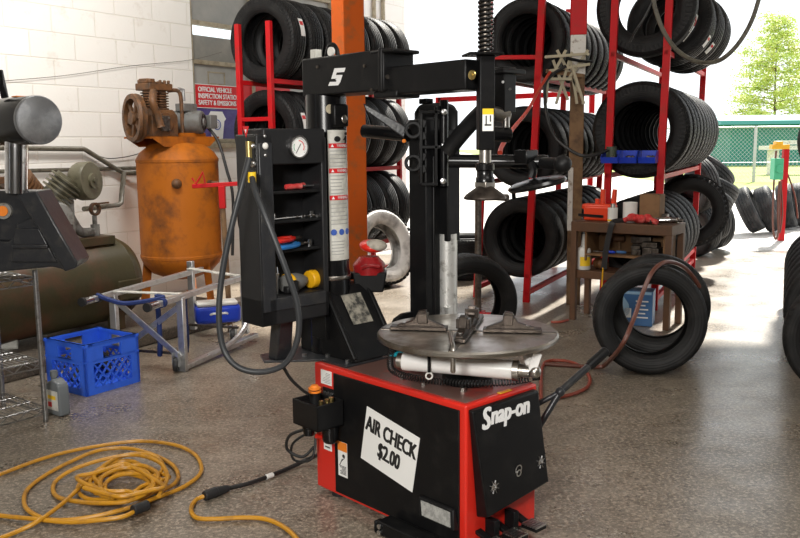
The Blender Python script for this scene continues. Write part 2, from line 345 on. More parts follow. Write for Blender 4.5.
# unseen ceiling over the shop floor, rear edge shaped to set where sun lands
rp=[V((-9,-3,0)),V((9,-3,0)),V((9,9.6,0)),V((-.9,9.6,0))]
wa=WA+WD*-11; mb=MB(); poly=[(-9.5,-3.2),(8,-3.2),(8,8.5),(1.5,8.8),(-.75,9.7)]
mb.prism(poly,(0,0,3.55),(1,0,0),(0,1,0),(0,0,.2)); struct(mb.build('ceiling',M['white_timber']))
mb=MB(); mb.b2((-9,-3.2,0),(5.2,-3.0,3.55)); struct(mb.build('wall_back_skyblock',M['dim_wall']))  # unseen wall added to shut out sky light from behind the camera
mb=MB(); mb.b2((5.0,-3.0,0),(5.2,3.2,3.55)); struct(mb.build('wall_right_skyblock',M['dim_wall']))  # unseen wall added to cut sky fill and darken reflections
# window: steel frame, grey obscured panes, one clear strip
M['win_grey']=mat('dirty_grey_glass',(.22,.215,.195),.25,c2=(.30,.285,.25),scale=3,lo=.4,hi=.7)
M['win_pale']=mat('pale_dirty_glass',(.36,.355,.33),.3,c2=(.28,.27,.25),scale=5,lo=.4,hi=.7)
M['glass']=mat('clear_glass',(.9,.95,.95),.05,trans=1,ior=1.1)
M['win_frame']=mat('tarnished_frame',(.36,.31,.22),.5,c2=(.20,.16,.10),scale=12,lo=.45,hi=.7)
zb=onwall(205,35).z; zc=onwall(205,25).z; zd=onwall(205,62).z
mb=MB()
for x in (x0+.02,x0+.85,x1-.02): mb.b2((x-.02,.02,zs),(x+.02,.1,zt))
for z in (zs+.02,zd,zc+.02,zt-.02): mb.b2((x0,.025,z-.02),(x1,.095,z+.02))
mb.b2((x0-.06,-.04,zs-.05),(x1+.06,.1,zs))
wf=wallpiece(mb,'window_1',M['win_frame'],None,.004); struct(wf)
mb=MB(); mb.b2((x0,.06,zc),(x1,.07,zt)); wallpiece(mb,'pane',M['win_grey'],wf)
mb=MB(); mb.b2((x0,.06,zd),(x1,.07,zb)); wallpiece(mb,'pane',M['win_grey'],wf)
mb=MB(); mb.b2((x0,.06,zs),(x1,.07,zd)); wallpiece(mb,'pane',M['win_pale'],wf)
mb=MB(); mb.b2((x0,.06,zb),(x1,.066,zc)); wallpiece(mb,'pane',M['glass'],wf)
# a taped rectangle on the lower pane
mb=MB(); a=wl(onwall(212,72)); b_=wl(onwall(229,72)); za=onwall(212,84).z; z2=onwall(212,71).z
for q in ((a,za,b_,za+.012),(a,z2-.012,b_,z2),(a,za,a+.012,z2),(b_-.012,za,b_,z2)): mb.b2((q[0],.055,q[1]),(q[2],.062,q[3]))
wallpiece(mb,'tape',M['win_frame'],wf)
# signs on the window, each a thing standing just inside the glass
def wallthing(name,label,cat): 
    t=thing(name,label,cat,(WA.x,WA.y,0),WROT); return t
t=wallthing('inspection_sign','red vehicle inspection station sign with white lettering on the window','sign')
sa=wl(onwall(198,95)); sb=sa+.62; z0=onwall(199,107).z; z1=onwall(199,84).z
mb=MB(); mb.b2((sa,.035,z0),(sb,.045,z1)); mb.build('panel',M['red_ink'],t)
mb=MB(); e=.006; mb.b2((sa-e,.034,z0-e),(sb+e,.04,z0)); mb.b2((sa-e,.034,z1),(sb+e,.04,z1+e)); mb.b2((sa-e,.034,z0),(sa,.04,z1)); mb.build('edge',M['white_ink'],t)
hh=z1-z0
for i,s_ in enumerate(('OFFICIAL VEHICLE','INSPECTION STATION','SAFETY & EMISSIONS')):
    text('lettering',s_,hh*.30,M['white_ink'],t,((sa+.035),.033,z1-hh*(.21+.29*i)),(1,0,0),(0,0,1),bold=.002,align='LEFT',sx=.86)
t=wallthing('keystone_poster','purple poster with white keystone emblem under the red sign','poster')
z3=onwall(199,142).z
mb=MB(); mb.b2((sa+.0,.036,zs+.01),(sb,.044,z0-.012)); mb.build('sheet',M['navy'] if False else mat('purple_print',(.07,.045,.20),.5,c2=(.10,.09,.26),scale=8,lo=.4,hi=.6),t)
cx=sa+.265; cz=(zs+z0)/2; k=(z0-zs)*.42
mb=MB(); mb.prism([(-.55*k,.95*k),(.55*k,.95*k),(.9*k,.45*k),(.72*k,.30*k),(.50*k,-.95*k),(-.50*k,-.95*k),(-.72*k,.30*k),(-.9*k,.45*k)],(cx,.036,cz),(1,0,0),(0,0,1),(0,-.003,0)); mb.build('keystone',M['paper'],t)
mb=MB(); mb.lathe([(.30*k,0),(.36*k,0),(.36*k,.002),(.30*k,.002)],(cx,.032,cz+.05*k),(0,-1,0),24,True); mb.lathe([(.18*k,0),(.2*k,0),(.2*k,.002),(.18*k,.002)],(cx,.032,cz+.05*k),(0,-1,0),24,True); mb.build('emblem',M['blue_ink'],t)
# second red sign further along the window, seen between the tyres
t=wallthing('notice_board','plain red notice on the window behind the tyre rack','sign')
mb=MB(); q=wl(onwall(238,85)); mb.b2((sb+.03,.035,z0+.02),(sb+.75,.045,z1+.02)); mb.build('panel',M['red_ink'],t)
# raised kerb that carries the compressors
k0=V((-1.49,6.06,0)); 
kd=V((.52,.854,0)).normalized(); kn=V((-kd.y,kd.x,0))
mb=MB(); a=k0-kd*6; b_=k0+kd*.75
def P2(p): return (p.x,p.y)
mb.prism([P2(a),P2(b_),P2(b_+kn*1.5),P2(a+kn*1.5)],(0,0,0),(1,0,0),(0,1,0),(0,0,.09)); struct(mb.build('trim_kerb',M['plinth'],None,.012))
KZ=.09
# overhead timber posts
def post(name,p,w,h,rz,m,label):
    mb=MB(); mb.box((0,0,h/2),(w,w,h)); o=mb.build(name,m,None,.008); o.location=p; o.rotation_euler=(0,0,rz); return o
po=post('trim_orange_post',at(347,250,5.9)*V((1,1,0)) if False else V((at(351,200,5.9).x,5.9,0)),.165,3.55,radians(33),M['orange_post'],''); struct(po)
mb=MB(); mb.box((0,0,1.36),(.112,.112,2.72-.0)); pw=mb.build('trim_wood_post',M['timber'],None,.006); pw.location=(at(575,200,7.05).x,7.05,0); pw.rotation_euler=(0,0,radians(-10)); struct(pw)
mb=MB(); mb.box((0,0,2.86),(.13,.13,1.34)); mb.build('post_top',M['rack_red'],pw,.006)
mb=MB(); mb.b2((-.0595,-.0595,.62),(-.02,.0595,1.14)); mb.b2((-.0605,-.0605,1.88),(.0605,.0605,2.19)); mb.build('peeling_paint',M['white_timber'],pw,.004)
# conduits on the wall
t=wallthing('wall_conduit','thin pale conduit running up the block wall beside the orange post','pipe')
for px in (372,381):
    mb=MB(); x=wl(onwall(px,10)); mb.cyl((x,-.03,1.2),(x,-.03,3.5),.025); mb.build('conduit',M['win_frame'],t)

# ------------------------------------------------------------------ tyres
def tyre_mesh(name,R,w,rr,m,grooves=4,n=72,knob=False):
    h=w/2; tw=.72*h; p=[(rr,-.62*h),(rr+.012,-.78*h),(rr+.30*(R-rr),-.93*h),(rr+.55*(R-rr),-h),(rr+.78*(R-rr),-.97*h),(R-.030,-.92*h),(R-.014,-.83*h),(R-.005,-tw)]
    gw=.006
    if not knob:
        for i in range(grooves):
            y=-tw+2*tw*(i+.5+.18*(i-(grooves-1)/2)*-1)/grooves if False else -tw+2*tw*(i+1)/(grooves+1)
            rb=R-.004*abs(y/tw)**2
            p+=[(rb,y-gw),(rb-.008,y-gw*.7),(rb-.008,y+gw*.7),(rb,y+gw)]
    p+=[(R-.005,tw)]+[(r,-y) for r,y in reversed(p[:7])]
    ri=R-.028
    p+=[(rr+.004,.50*h),(rr+.25*(R-rr),.80*h),(ri-.02,.82*h),(ri,.5*h),(ri,-.5*h),(ri-.02,-.82*h),(rr+.25*(R-rr),-.80*h),(rr+.004,-.50*h)]
    mb=MB(); mb.lathe(p,(0,0,0),(0,1,0),n,True)
    mb_lugs=knob
    if knob:
        mb.m=1; N=42
        for k in range(N):
            for j,(y,dy) in enumerate(((-.68*h,.34*h),(-.24*h,.28*h),(.24*h,.28*h),(.68*h,.34*h))):
                a=2*pi*(k+.5*(j%2))/N; R3=Matrix.Rotation(a,3,'Y'); mb.box(R3@V((0,y,R)),(2*pi*R/N*.66,dy,.026),R3)
    return mb.mesh(name,m)
TM={}
TM['std']=tyre_mesh('tyre',.345,.205,.215,M['tyre']); TM['left']=tyre_mesh('tyre',.36,.205,.22,M['tyre'])
TM['big']=tyre_mesh('tyre',.385,.215,.225,M['tyre']); TM['worn']=tyre_mesh('tyre',.322,.20,.208,M['tyre_worn'])
TM['dusty']=tyre_mesh('tyre',.36,.22,.21,[M['tyre_dusty'],M['tyre_worn']],knob=True); TM['knobby']=tyre_mesh('tyre',.355,.24,.205,[M['tyre'],M['tyre']],knob=True)
TM['out']=tyre_mesh('tyre',.34,.22,.20,M['tyre_out'],3)
TR=dict(std=.345,left=.36,big=.385,worn=.322,dusty=.36,knobby=.355,out=.34); TW=dict(std=.205,left=.205,big=.215,worn=.2,dusty=.22,knobby=.24,out=.22)
ROLLS={}
def tyre(kind,c,az,label,group=None,lean=0,roll=0,yawlean=0):
    # axis points along az (degrees clockwise from +Y); lean tips the top towards +axis
    o=bpy.data.objects.new('tyre',TM[kind]); COL.objects.link(o)
    Rm=Matrix.Rotation(radians(-az),4,'Z')@Matrix.Rotation(radians(-lean),4,'X')@Matrix.Rotation(radians(yawlean),4,'Y')@Matrix.Rotation(radians(roll),4,'Y')
    Rm.translation=V(c); o.matrix_world=Rm; ROLLS[o.name]=roll
    return tag(o,label,'tyre',group)
def sticker(o,kind,ang,dy=0,w=.05,l=.10,m='paper',red=True):
    # paper label lying on the tread at angle ang (degrees from top)
    R=TR[kind]+.0015; ang-=ROLLS[o.name]; mb=MB(); n=6; vs=[]; 
    for i in range(n+1):
        a=radians(ang)+ (i/n-.5)*l/R
        for y in (dy-w/2,dy+w/2): vs.append((R*sin(a),y,R*cos(a)))
    mb.add(vs,[(2*i,2*i+1,2*i+3,2*i+2) for i in range(n)]); p=mb.build('paper_label',M[m],o); p['label']='white paper tread label'
    if red:
        mb=MB(); vs=[]
        for i in range(3):
            a=radians(ang)+(i/2*.22-.34)*l/R
            for y in (dy-w*.4,dy+w*.4): vs.append(((R+.001)*sin(a),y,(R+.001)*cos(a)))
        mb.add(vs,[(0,1,3,2),(2,3,5,4)]); mb.build('print',M['red_ink'],p)
ORD=['first','second','third','fourth','fifth','sixth','seventh','eighth','ninth','tenth','eleventh','twelfth','thirteenth']
def rack(name,label,loc,az,hw,length,rails,bars,top,lean=0,back=True,m='rack_red',base=.09,k=.028,ext=0):
    # front at local y=0, runs along +y; rails: list of z
    t=thing(name,label,'rack',loc,radians(-az)); t.rotation_euler=(0,radians(lean),radians(-az))
    for y in (0,length):
        for s_ in (-1,1):
            mb=MB(); mb.b2((s_*hw-k,y-.02,.0),(s_*hw+k,y+.02,top)); mb.build('upright',M[m],t,.003)
    for z in list(rails)+[base]:
        for s_ in (-1,1):
            mb=MB(); mb.b2((s_*hw-.018,-.02-ext,z-.02),(s_*hw+.018,length+.02,z+.02)); mb.build('rail',M[m],t,.003)
    for z in bars:
        for y in (0,length):
            mb=MB(); mb.b2((-hw,y-.017,z-.017),(hw,y+.017,z+.017)); mb.build('crossbar',M[m],t,.003)
    return t
def fill(loc,az,hw,kind,rz,n,gap,lab,group,start=0,y0=.08,lean=0,skip=()):
    R=TR[kind]; zc=rz+.02+sqrt((R+.002)**2-(hw-.018)**2) if hw-.018<R else rz
    d=V((sin(radians(az)),cos(radians(az)),0)); r=V((d.y,-d.x,0)); out=[]
    for k in range(start,n):
        if k in skip: out.append(None); continue
        c=V(loc)+d*(y0+TW[kind]/2+k*(TW[kind]+gap)); c=c+r*(random.uniform(-.003,.003))+r*(sin(radians(lean))*zc); c.z=zc+.004
        o=tyre(kind,c,az,lab%(ORD[k]),group,roll=random.uniform(0,360)); out.append(o)
    return out
# rack against the window, behind the tool cabinet and the orange post
LR=V((-1.20,7.3,0)); LAZ=32
rack('tyre_rack','red steel tyre rack in front of the window, behind the orange post',LR,LAZ,.17,2.0,[1.87,1.10,.36],[1.56],2.35,k=.023)
for zz,nm,st in ((1.87,'top',0),(1.10,'middle',0),(.36,'bottom',0)):
    ts=fill(LR,LAZ,.17,'left',zz,8,.034,'%s tyre from the front, '+nm+' shelf of the rack by the window','tyres on the rack by the window',st)
    if nm!='bottom': sticker(ts[0],'left',76,.03,.055,.15); sticker(ts[3],'left',30,.0,.05,.10)
    for o in ts:
        pass
# middle rack
MR=V((.87,7.24,0)); MAZ=26
rack('tyre_rack','leaning red tyre rack just left of the timber post',MR,MAZ,.225,2.45,[1.875,1.00,.235],[2.04,1.21],2.75,2.4)
for zz,nm in ((1.875,'top'),(1.00,'middle'),(.235,'bottom')):
    fill(MR+V((.125,-.06,0)),MAZ,.225,'std',zz,10,.032,'%s tyre from the front, '+nm+' shelf of the rack beside the timber post','tyres on the rack left of the timber post',0,.04,.8)
# right rack behind the workbench
RR=V((1.875,6.82,0)); RAZ=25.5
rack('tyre_rack','red tyre rack rising behind the rusty workbench',RR+V((-.02,.01,0)),RAZ,.205,2.5,[2.02,1.07,.20],[],2.75,.9)
fill(RR,RAZ,.205,'big',1.07,10,.026,'%s tyre from the front, middle shelf of the rack behind the workbench','tyres on the rack behind the workbench',0,.03,.9)
fill(RR,RAZ,.205,'left',.20,6,.030,'%s tyre from the front, bottom shelf of the rack behind the workbench','tyres on the bottom shelf behind the workbench',0,.03,.9)
d=V((sin(radians(RAZ)),cos(radians(RAZ)),0)); r=V((d.y,-d.x,0))
def rrp(t,x,z): p=RR+d*t+r*x; return (p.x,p.y,z)
o=tyre('big',rrp(.14,.03,2.385),RAZ-2,'tyre with white lettered sidewall at the front of the top shelf behind the workbench'.replace(' with white lettered sidewall',''),'tyres on the top shelf behind the workbench',roll=30); sticker(o,'big',118,.05,.05,.22); sticker(o,'big',112,-.03,.03,.14)
o=tyre('std',rrp(.46,.17,2.29),RAZ+6,'tyre tilted behind the front one on the top shelf behind the workbench','tyres on the top shelf behind the workbench',lean=16); sticker(o,'std',120,.0)
o=tyre('std',rrp(.86,.20,2.28),RAZ+14,'third tyre along the top shelf behind the workbench, tilted','tyres on the top shelf behind the workbench',lean=20); sticker(o,'std',125,-.02)
tyre('std',rrp(1.25,.22,2.28),RAZ+12,'rearmost tilted tyre on the top shelf behind the workbench','tyres on the top shelf behind the workbench',lean=22)
# knobby tyre at the far end of the bottom shelf
tyre('knobby',(at(690,213,8.65).x,8.65,.64),RAZ-6,'chunky off-road tyre leaning at the far end of the bottom shelf behind the workbench','tyre with deep lugs' and None,lean=6)
# heap of tyres beyond that rack
HG='heap of old tyres beyond the rack behind the workbench'
for (px,py,Y,az,lean,lab) in ((711,184,9.75,62,-14,'old tyre leaning on the rack end at the front of the outdoor heap'),
    (726,172,10.6,80,-52,'topmost old tyre of the heap beyond the rack, tipped over'),
    (729,187,10.4,84,-64,'old tyre second from the top of the heap beyond the rack'),
    (722,199,10.1,70,-62,'old tyre halfway down the heap beyond the rack, lying tilted'),
    (724,216,10.25,66,-18,'old tyre standing in the middle of the heap beyond the rack'),
    (730,222,10.6,70,-8,'old tyre standing at the back foot of the heap beyond the rack'),
    (712,232,9.95,58,-16,'lowest old tyre at the near foot of the heap beyond the rack')):
    p=at(px-19,py,Y); p.z=max(p.z,.335); tyre('out',p,az,lab,HG,lean=lean)
# row of tyres leaning outdoors by the driveway
OG='tyres leaning in a row on the driveway'
for i,(px,Y,ln) in enumerate(((749,12.3,-26),(768,12.4,-22),(786,12.9,-12),(799,13.2,-8))):
    p=at(px,213,Y); p.z=.35; tyre('out',p,118,('leftmost','second from left','third from left','rightmost')[i]+' of the tyres leaning in a row on the driveway',OG,lean=ln)
# tyres at the right edge of the aisle
EA=24.3; E0=V((2.22,4.32,0)); ed=V((sin(radians(EA)),cos(radians(EA)),0))
er=V((ed.y,-ed.x,0))
for k in range(9):
    c=E0+ed*(.285*k+ (0 if k==0 else .45))+er*.10; c.z=.337
    tyre('worn',c,EA,'%s tyre from the front, floor row at the right edge of the aisle'%ORD[k],'floor row of tyres right of the aisle',roll=k*33)
rack('tyre_rack','plain dark rack among the tyres at the right edge of the aisle',E0+ed*2.3+er*.17,EA,.11,1.5,[.98],[],1.05,m='charcoal',ext=.9)
fill(E0+ed*1.4+er*.17,EA,.11,'std',.98,9,.012,'%s tyre from the front on the shelf right of the aisle','shelf of tyres right of the aisle',0,0)
fill(E0+ed*1.3+er*.16,EA,.2,'std',.42,9,.012,'%s tyre from the front on the low shelf right of the aisle','low shelf of tyres right of the aisle',0) if False else None
# two tyres lying flat in a stack seen past the silver pillar
for k,lab in enumerate(('lower of the two tyres lying flat behind the silver pillar','upper of the two tyres lying flat behind the silver pillar')):
    o=tyre('std',(.62+.02*k,8.6,.106+.208*k),0,lab,None); o.matrix_world=Matrix.Translation((.62+.02*k,8.6,.106+.209*k))@Matrix.Rotation(pi/2,4,'X')
# two tyres standing on the floor in front of the bench, one behind the changer, one dusty by the post
tyre('worn',(1.45,4.88,.324),10,'nearest tyre standing upright on the floor in front of the workbench','pair of tyres standing in front of the workbench',lean=4)
tyre('worn',(1.62,5.30,.324),16,'tyre standing right behind the nearest one in front of the workbench','pair of tyres standing in front of the workbench',lean=5)
tyre('worn',(.43,5.40,.324),-14,'tyre standing on the floor directly behind the turntable',None,lean=-3)
tyre('dusty',(-.19,8.05,.37),-44,'white dusty knobby tyre leaning back beside the orange post',None,lean=16)

# ================================================================== the tyre changer
CA=radians(43.2); CP=V((.206,2.621,0))
TC=thing('tyre_changer','red and black tyre changing machine with a round steel turntable','machine',CP,CA)
CX=V((cos(CA),sin(CA),0)); CY=V((-sin(CA),cos(CA),0))
def loc(p): d=V(p)-CP; return V((d.dot(CX),d.dot(CY),d.z))
def tp(px,py,lx=None,ly=None):
    d=ray(px,py); o=V((0,0,EYE)); n=CX if lx is not None else CY; c=lx if lx is not None else ly
    return loc(o+d*((c-n.dot(o-CP))/n.dot(d)))
def lat(px,py,Y): return loc(at(px,py,Y))
def lon(px,py,z): return loc(on(px,py,z))
M['oily_top']=mat('oily_red_top',(.16,.085,.07),.4,c2=(.40,.035,.025),scale=5,lo=.48,hi=.66,bump=.15,bscale=40,r2=.3)
# --- cabinet
mb=MB(); mb.b2((0,0,.02),(.365,.79,.52)); body=mb.build('cabinet',M['red'],TC,.008,3)
mb=MB(); mb.b2((.02,.02,.52),(.345,.77,.5215)); mb.build('top_plate',M['oily_top'],body)
mb=MB(); mb.b2((-.006,.026,.034),(.001,.668,.500)); sp=mb.build('side_panel',M['black'],body,.003); sp['label']='black side panel'
for (y,z) in ((.04,.485),(.65,.485),(.65,.05)):
    pass
mb=MB()
for sx in (.04,.325):
    for sy in (.06,.70): mb.cyl((sx,sy,0),(sx,sy,.025),.03,n=16)
mb.build('feet',M['dark_rubber'],TC)
# front cover that leans outwards
mb=MB(); mb.hexa([(.050,0,.13),(.375,0,.165),(.362,-.06,.180),(.040,-.06,.150)],[(.008,0,.507),(.345,0,.507),(.345,-.022,.503),(.008,-.022,.503)]); fc=mb.build('front_cover',M['black'],TC,.006,3); fc['label']='sloping black front cover with a white maker name'
n_=V((0,-1,-.085)).normalized(); vv=V((0,-.075,.997)).normalized()
vv=V((0,.111,.994)).normalized(); uu=V((1,0,-.02)).normalized()
def onfc(x,z): return V((x,-.022-(.503-z)*.112-.0016,z))
text('maker_lettering','S',.098,M['white_ink'],fc,onfc(.062,.466),uu,vv,bold=.0034,shear=.25,sx=.90); text('maker_lettering','nap-on',.083,M['white_ink'],fc,onfc(.186,.468),uu,vv,bold=.0034,shear=.25,sx=.86)
for (px,py,rr) in ((494,487,.0),(519,473,0),(541,462,0)):
    p=tp(px,py,ly=-.052); c=onfc(p.x,p.z); mb=MB()
    mb.lathe([(.0085,0),(.013,0),(.013,.0012),(.0085,.0012)],c,(0,-1,-.07),16,True)
    if px!=519:
        for a in range(8): q=radians(22+45*a); mb.bar(c+uu*cos(q)*.011+vv*sin(q)*.011+V((0,-.001,0)),c+uu*cos(q)*.022+vv*sin(q)*.022+V((0,-.001,0)),.004,.0015)
        mb.ell(c,(.008,.002,.007))
    else: mb.lathe([(.013,0),(.017,0),(.017,.001),(.013,.001)],c+vv*.012,(0,-1,-.07),16,True)
    mb.build('emblem',M['steel_light'],fc)
mb=MB(); p=tp(505,397,ly=.012); mb.b2((p.x-.03,.006,.5205),(p.x+.03,.022,.5225)); o=mb.build('yellow_sticker',M['yellow_ink'],TC)
mb=MB(); mb.b2((p.x-.022,.009,.5222),(p.x+.022,.019,.5230)); mb.build('sticker_print',M['orange_ink'],o)
# pedals
for x in (.06,.15,.25):
    mb=MB(); mb.bar((x,.02,.085),(x,-.06,.06),.028,.012); mb.b2((x-.028,-.115,.055),(x+.028,-.05,.067)); pd=mb.build('pedal',M['black'],TC,.002); 
    mb=MB()
    for q in range(6): mb.b2((x-.028,-.114+q*.011,.067),(x+.028,-.108+q*.011,.072))
    mb.build('tread',M['steel_light'],pd)
for x in (.105,.205):
    mb=MB(); mb.b2((x-.012,-.045,.03),(x+.012,.0,.115)); mb.build('pedal_bracket',M['black'],TC,.003)
# labels on the side
def sidelabel(name,y0,y1,z0,z1,m,par,x=-.0008): 
    mb=MB(); mb.b2((x-.0009,min(y0,y1),min(z0,z1)),(x+.0005,max(y0,y1),max(z0,z1))); return mb.build(name,m,par)
o=sidelabel('rating_plate',.682,.747,.445,.500,M['paper'],TC)
mb=MB()
for i in range(7): mb.b2((-.0026,.69,.452+i*.006),(-.0014,.71+.027*random.random(),.454+i*.006))
mb.build('print',M['grey_ink'],o)
o=sidelabel('safety_label',.592,.645,.108,.243,M['paper'],sp,-.0065)
mb=MB(); mb.b2((-.0085,.592,.208),(-.0074,.645,.243)); mb.build('print',M['orange_ink'],o)
mb=MB(); mb.ell((-.0078,.612,.19),(.0004,.008,.007)); mb.bar((-.0078,.626,.165),(-.0078,.605,.185),.008,.001); mb.bar((-.0078,.635,.15),(-.0078,.618,.178),.006,.001)
for i in range(7): mb.b2((-.0085,.598,.118+i*.005),(-.0075,.618+.02*random.random(),.120+i*.005))
mb.build('print',M['ink'],o)
o=sidelabel('lower_label',.690,.738,.185,.262,M['paper'],TC)
mb=MB(); mb.b2((-.0026,.705,.215),(-.0014,.722,.245)); mb.b2((-.0026,.70,.195),(-.0014,.73,.20)); mb.build('print',M['ink'],o)
# the paper price sign
us=V((0,-.982,-.189)); vs_=V((0,-.189,.982)); cc=V((-.0075,.357,.288))
mb=MB(); mb.prism([(-.1375,-.104),(.1375,-.104),(.1375,.104),(-.1375,.104)],cc,us,vs_,(-.0012,0,0)); sg=mb.build('price_sign',M['paper'],sp); sg['label']='white paper price sign reading AIR CHECK $2.00'
text('sign_lettering','AIR CHECK',.079,M['ink'],sg,cc+vs_*.042+V((-.0016,0,0)),us,vs_,.0003,bold=.0030,sx=.645)
text('sign_lettering','$2.00',.079,M['ink'],sg,cc-vs_*.032+V((-.0016,0,0))+us*.003,us,vs_,.0003,bold=.0030,sx=.645)
# pressure window low on the side
mb=MB(); mb.hexa([(-.006,.025,.095),(-.006,.185,.095),(-.032,.185,.10),(-.032,.025,.10)],[(-.006,.04,.163),(-.006,.202,.163),(-.018,.202,.161),(-.018,.04,.161)]); pwn=mb.build('lamp_housing',M['black_plastic'],sp,.003)
mb=MB(); mb.hexa([(-.029,.040,.108),(-.029,.170,.108),(-.0335,.170,.108),(-.0335,.040,.108)],[(-.0185,.052,.153),(-.0185,.186,.153),(-.023,.186,.153),(-.023,.052,.153)]); mb.build('lens',mat('frosted_lens',(.36,.36,.34),.35,c2=(.22,.22,.21),scale=60,lo=.4,hi=.6),pwn)
# bead breaker pad on the floor
mb=MB(); mb.b2((-.085,-.02,.0),(-.015,.345,.05)); mb.b2((-.085,.345,.0),(-.05,.36,.045)); bp_=mb.build('breaker_pad',M['black'],TC,.006)
mb=MB(); 
for p_,q_ in (((-.086,.325,.012),(-.092,.325,.012)),((-.086,.325,.034),(-.092,.325,.034)),((-.07,.361,.02),(-.07,.367,.02))): mb=MB(); mb.cyl(p_,q_,.009,n=12); mb.build('bolt',M['steel_light'],bp_)
# air regulator box with its knob, on the rear of the side
mb=MB(); mb.b2((-.135,.600,.315),(-.012,.752,.325)); mb.b2((-.135,.600,.315),(-.127,.752,.413)); mb.b2((-.02,.60,.315),(-.012,.752,.413)); mb.b2((-.135,.60,.315),(-.012,.608,.413)); mb.b2((-.135,.744,.315),(-.012,.752,.413)); mb.b2((-.13,.605,.38),(-.02,.75,.395)); mb.b2((-.014,.63,.33),(.002,.72,.40))
rg=mb.build('regulator_box',M['black_plastic'],TC,.003)
mb=MB(); mb.cyl((-.08,.685,.39),(-.08,.685,.452),.022,.019,16); kb=mb.build('knob',M['black_plastic'],rg,.003)
mb=MB()
for z in (.437,.449): mb.lathe([(.0205,0),(.024,.002),(.024,.007),(.0205,.009)],(-.08,.685,z),(0,0,1),18)
mb.cyl((-.08,.685,.458),(-.08,.685,.466),.018,.012); mb.build('orange_band',M['orange_ink'],kb)
mb=MB(); mb.cyl((-.05,.625,.39),(-.05,.625,.425),.009); mb.cyl((-.09,.635,.39),(-.09,.635,.418),.008); mb.cyl((-.045,.655,.39),(-.045,.655,.41),.010); mb.build('fitting',M['brass'],rg)
mb=MB(); mb.cyl((-.05,.635,.315),(-.05,.635,.262),.034,.030); mb.ell((-.05,.635,.262),(.030,.030,.018)); mb.cyl((-.10,.70,.315),(-.10,.70,.275),.026,.02); mb.build('filter_bowl',M['black_gloss'],rg)
mb=MB(); mb.cyl((-.09,.67,.275),(-.055,.665,.262),.009,n=10); mb.build('red_cap',M['red'],rg)
mb=MB(); mb.tube(spline([(-.10,.70,.30),(-.13,.78,.26),(-.13,.80,.20),(-.09,.76,.17),(-.04,.75,.20)]),.006); mb.tube(spline([(-.07,.72,.28),(-.11,.79,.22),(-.10,.80,.15),(-.06,.74,.16),(-.03,.75,.25)]),.005); mb.build('air_line',M['black_cord'],rg)
mb=MB(); mb.b2((-.004,.665,.395),(.0,.735,.435)); o=mb.build('switch_plate',M['black_plastic'],TC,.002)
mb=MB(); [mb.cyl((-.004,.68+.02*i,.415),(-.012,.68+.02*i,.415),.006,n=10) for i in range(3)]; mb.build('button',M['steel_light'],o)
# --- turntable
TX,TY=.2135,.189
mb=MB(); mb.lathe([(.088,.52),(.088,.548),(.07,.552),(.055,.56),(.055,.676),(.001,.676)],(TX,TY,0)); mb.build('table_post',M['black'],TC)
mb=MB(); mb.lathe([(.001,.676),(.285,.676),(.31,.680),(.314,.685),(.314,.694),(.308,.700),(.03,.700),(.001,.700)],(TX,TY,0),n=72); tt=mb.build('turntable',M['steel'],TC)
wx=V((cos(-CA),sin(-CA),0)); wy=V((-sin(-CA),cos(-CA),0)); C0=V((TX,TY,0))
dirs=[wx.lerp(wx,0)]; 
for k,(a,rj) in enumerate(((170,.17),(-8,.155),(76,.12),(-104,.09))):
    q=radians(a)-CA; dr=V((cos(q),sin(q),0)); sd_=V((-dr.y,dr.x,0))
    mb=MB(); mb.bar(C0+dr*.03+V((0,0,.7005)),C0+dr*.305+V((0,0,.7005)),.022,.0025); mb.build('slot',M['steel_dark'],tt)
    mb=MB(); c=C0+dr*rj; z=V((0,0,.702))
    mb.prism([(-.10,0),(.085,0),(.075,.016),(.02,.032),(.0,.066),(-.026,.070),(-.034,.038),(-.09,.014)],c+z-sd_*.013,dr,V((0,0,1)),sd_*.026)
    mb.bar(c+z+dr*-.10+V((0,0,.006)),c+z+dr*.10+V((0,0,.006)),.05,.012)
    mb.bar(c+z-dr*.015-sd_*.024+V((0,0,.042)),c+z-dr*.015+sd_*.024+V((0,0,.042)),.034,.034)
    jw=mb.build('clamp_jaw',M['jaw'],tt,.002)
    for e_,q_ in ((.05,.009),(-.06,.007)): mb=MB(); mb.cyl(c+z+dr*e_+V((0,0,.012)),c+z+dr*e_+V((0,0,.024)),q_,n=12); mb.build('bolt',M['steel_light'],jw)
mb=MB(); mb.lathe([(.001,.702),(.03,.702),(.034,.706),(.03,.712),(.012,.714),(.001,.714)],C0,n=24); mb.build('hub_cap',M['steel_dark'],tt)
# chromed tool hook dropped through the front slot
h0=lon(452,346,.705); mb=MB(); mb.tube(spline([h0+wy*.10+V((0,0,.02)),h0+wy*.03+V((0,0,.014)),h0-wy*.035+V((0,0,.004)),h0-wy*.052+V((0,0,-.025)),h0-wy*.05+V((0,0,-.062)),h0-wy*.046+V((0,0,-.070))]),.0085,10); mb.build('jaw_hook',M['steel'],tt)
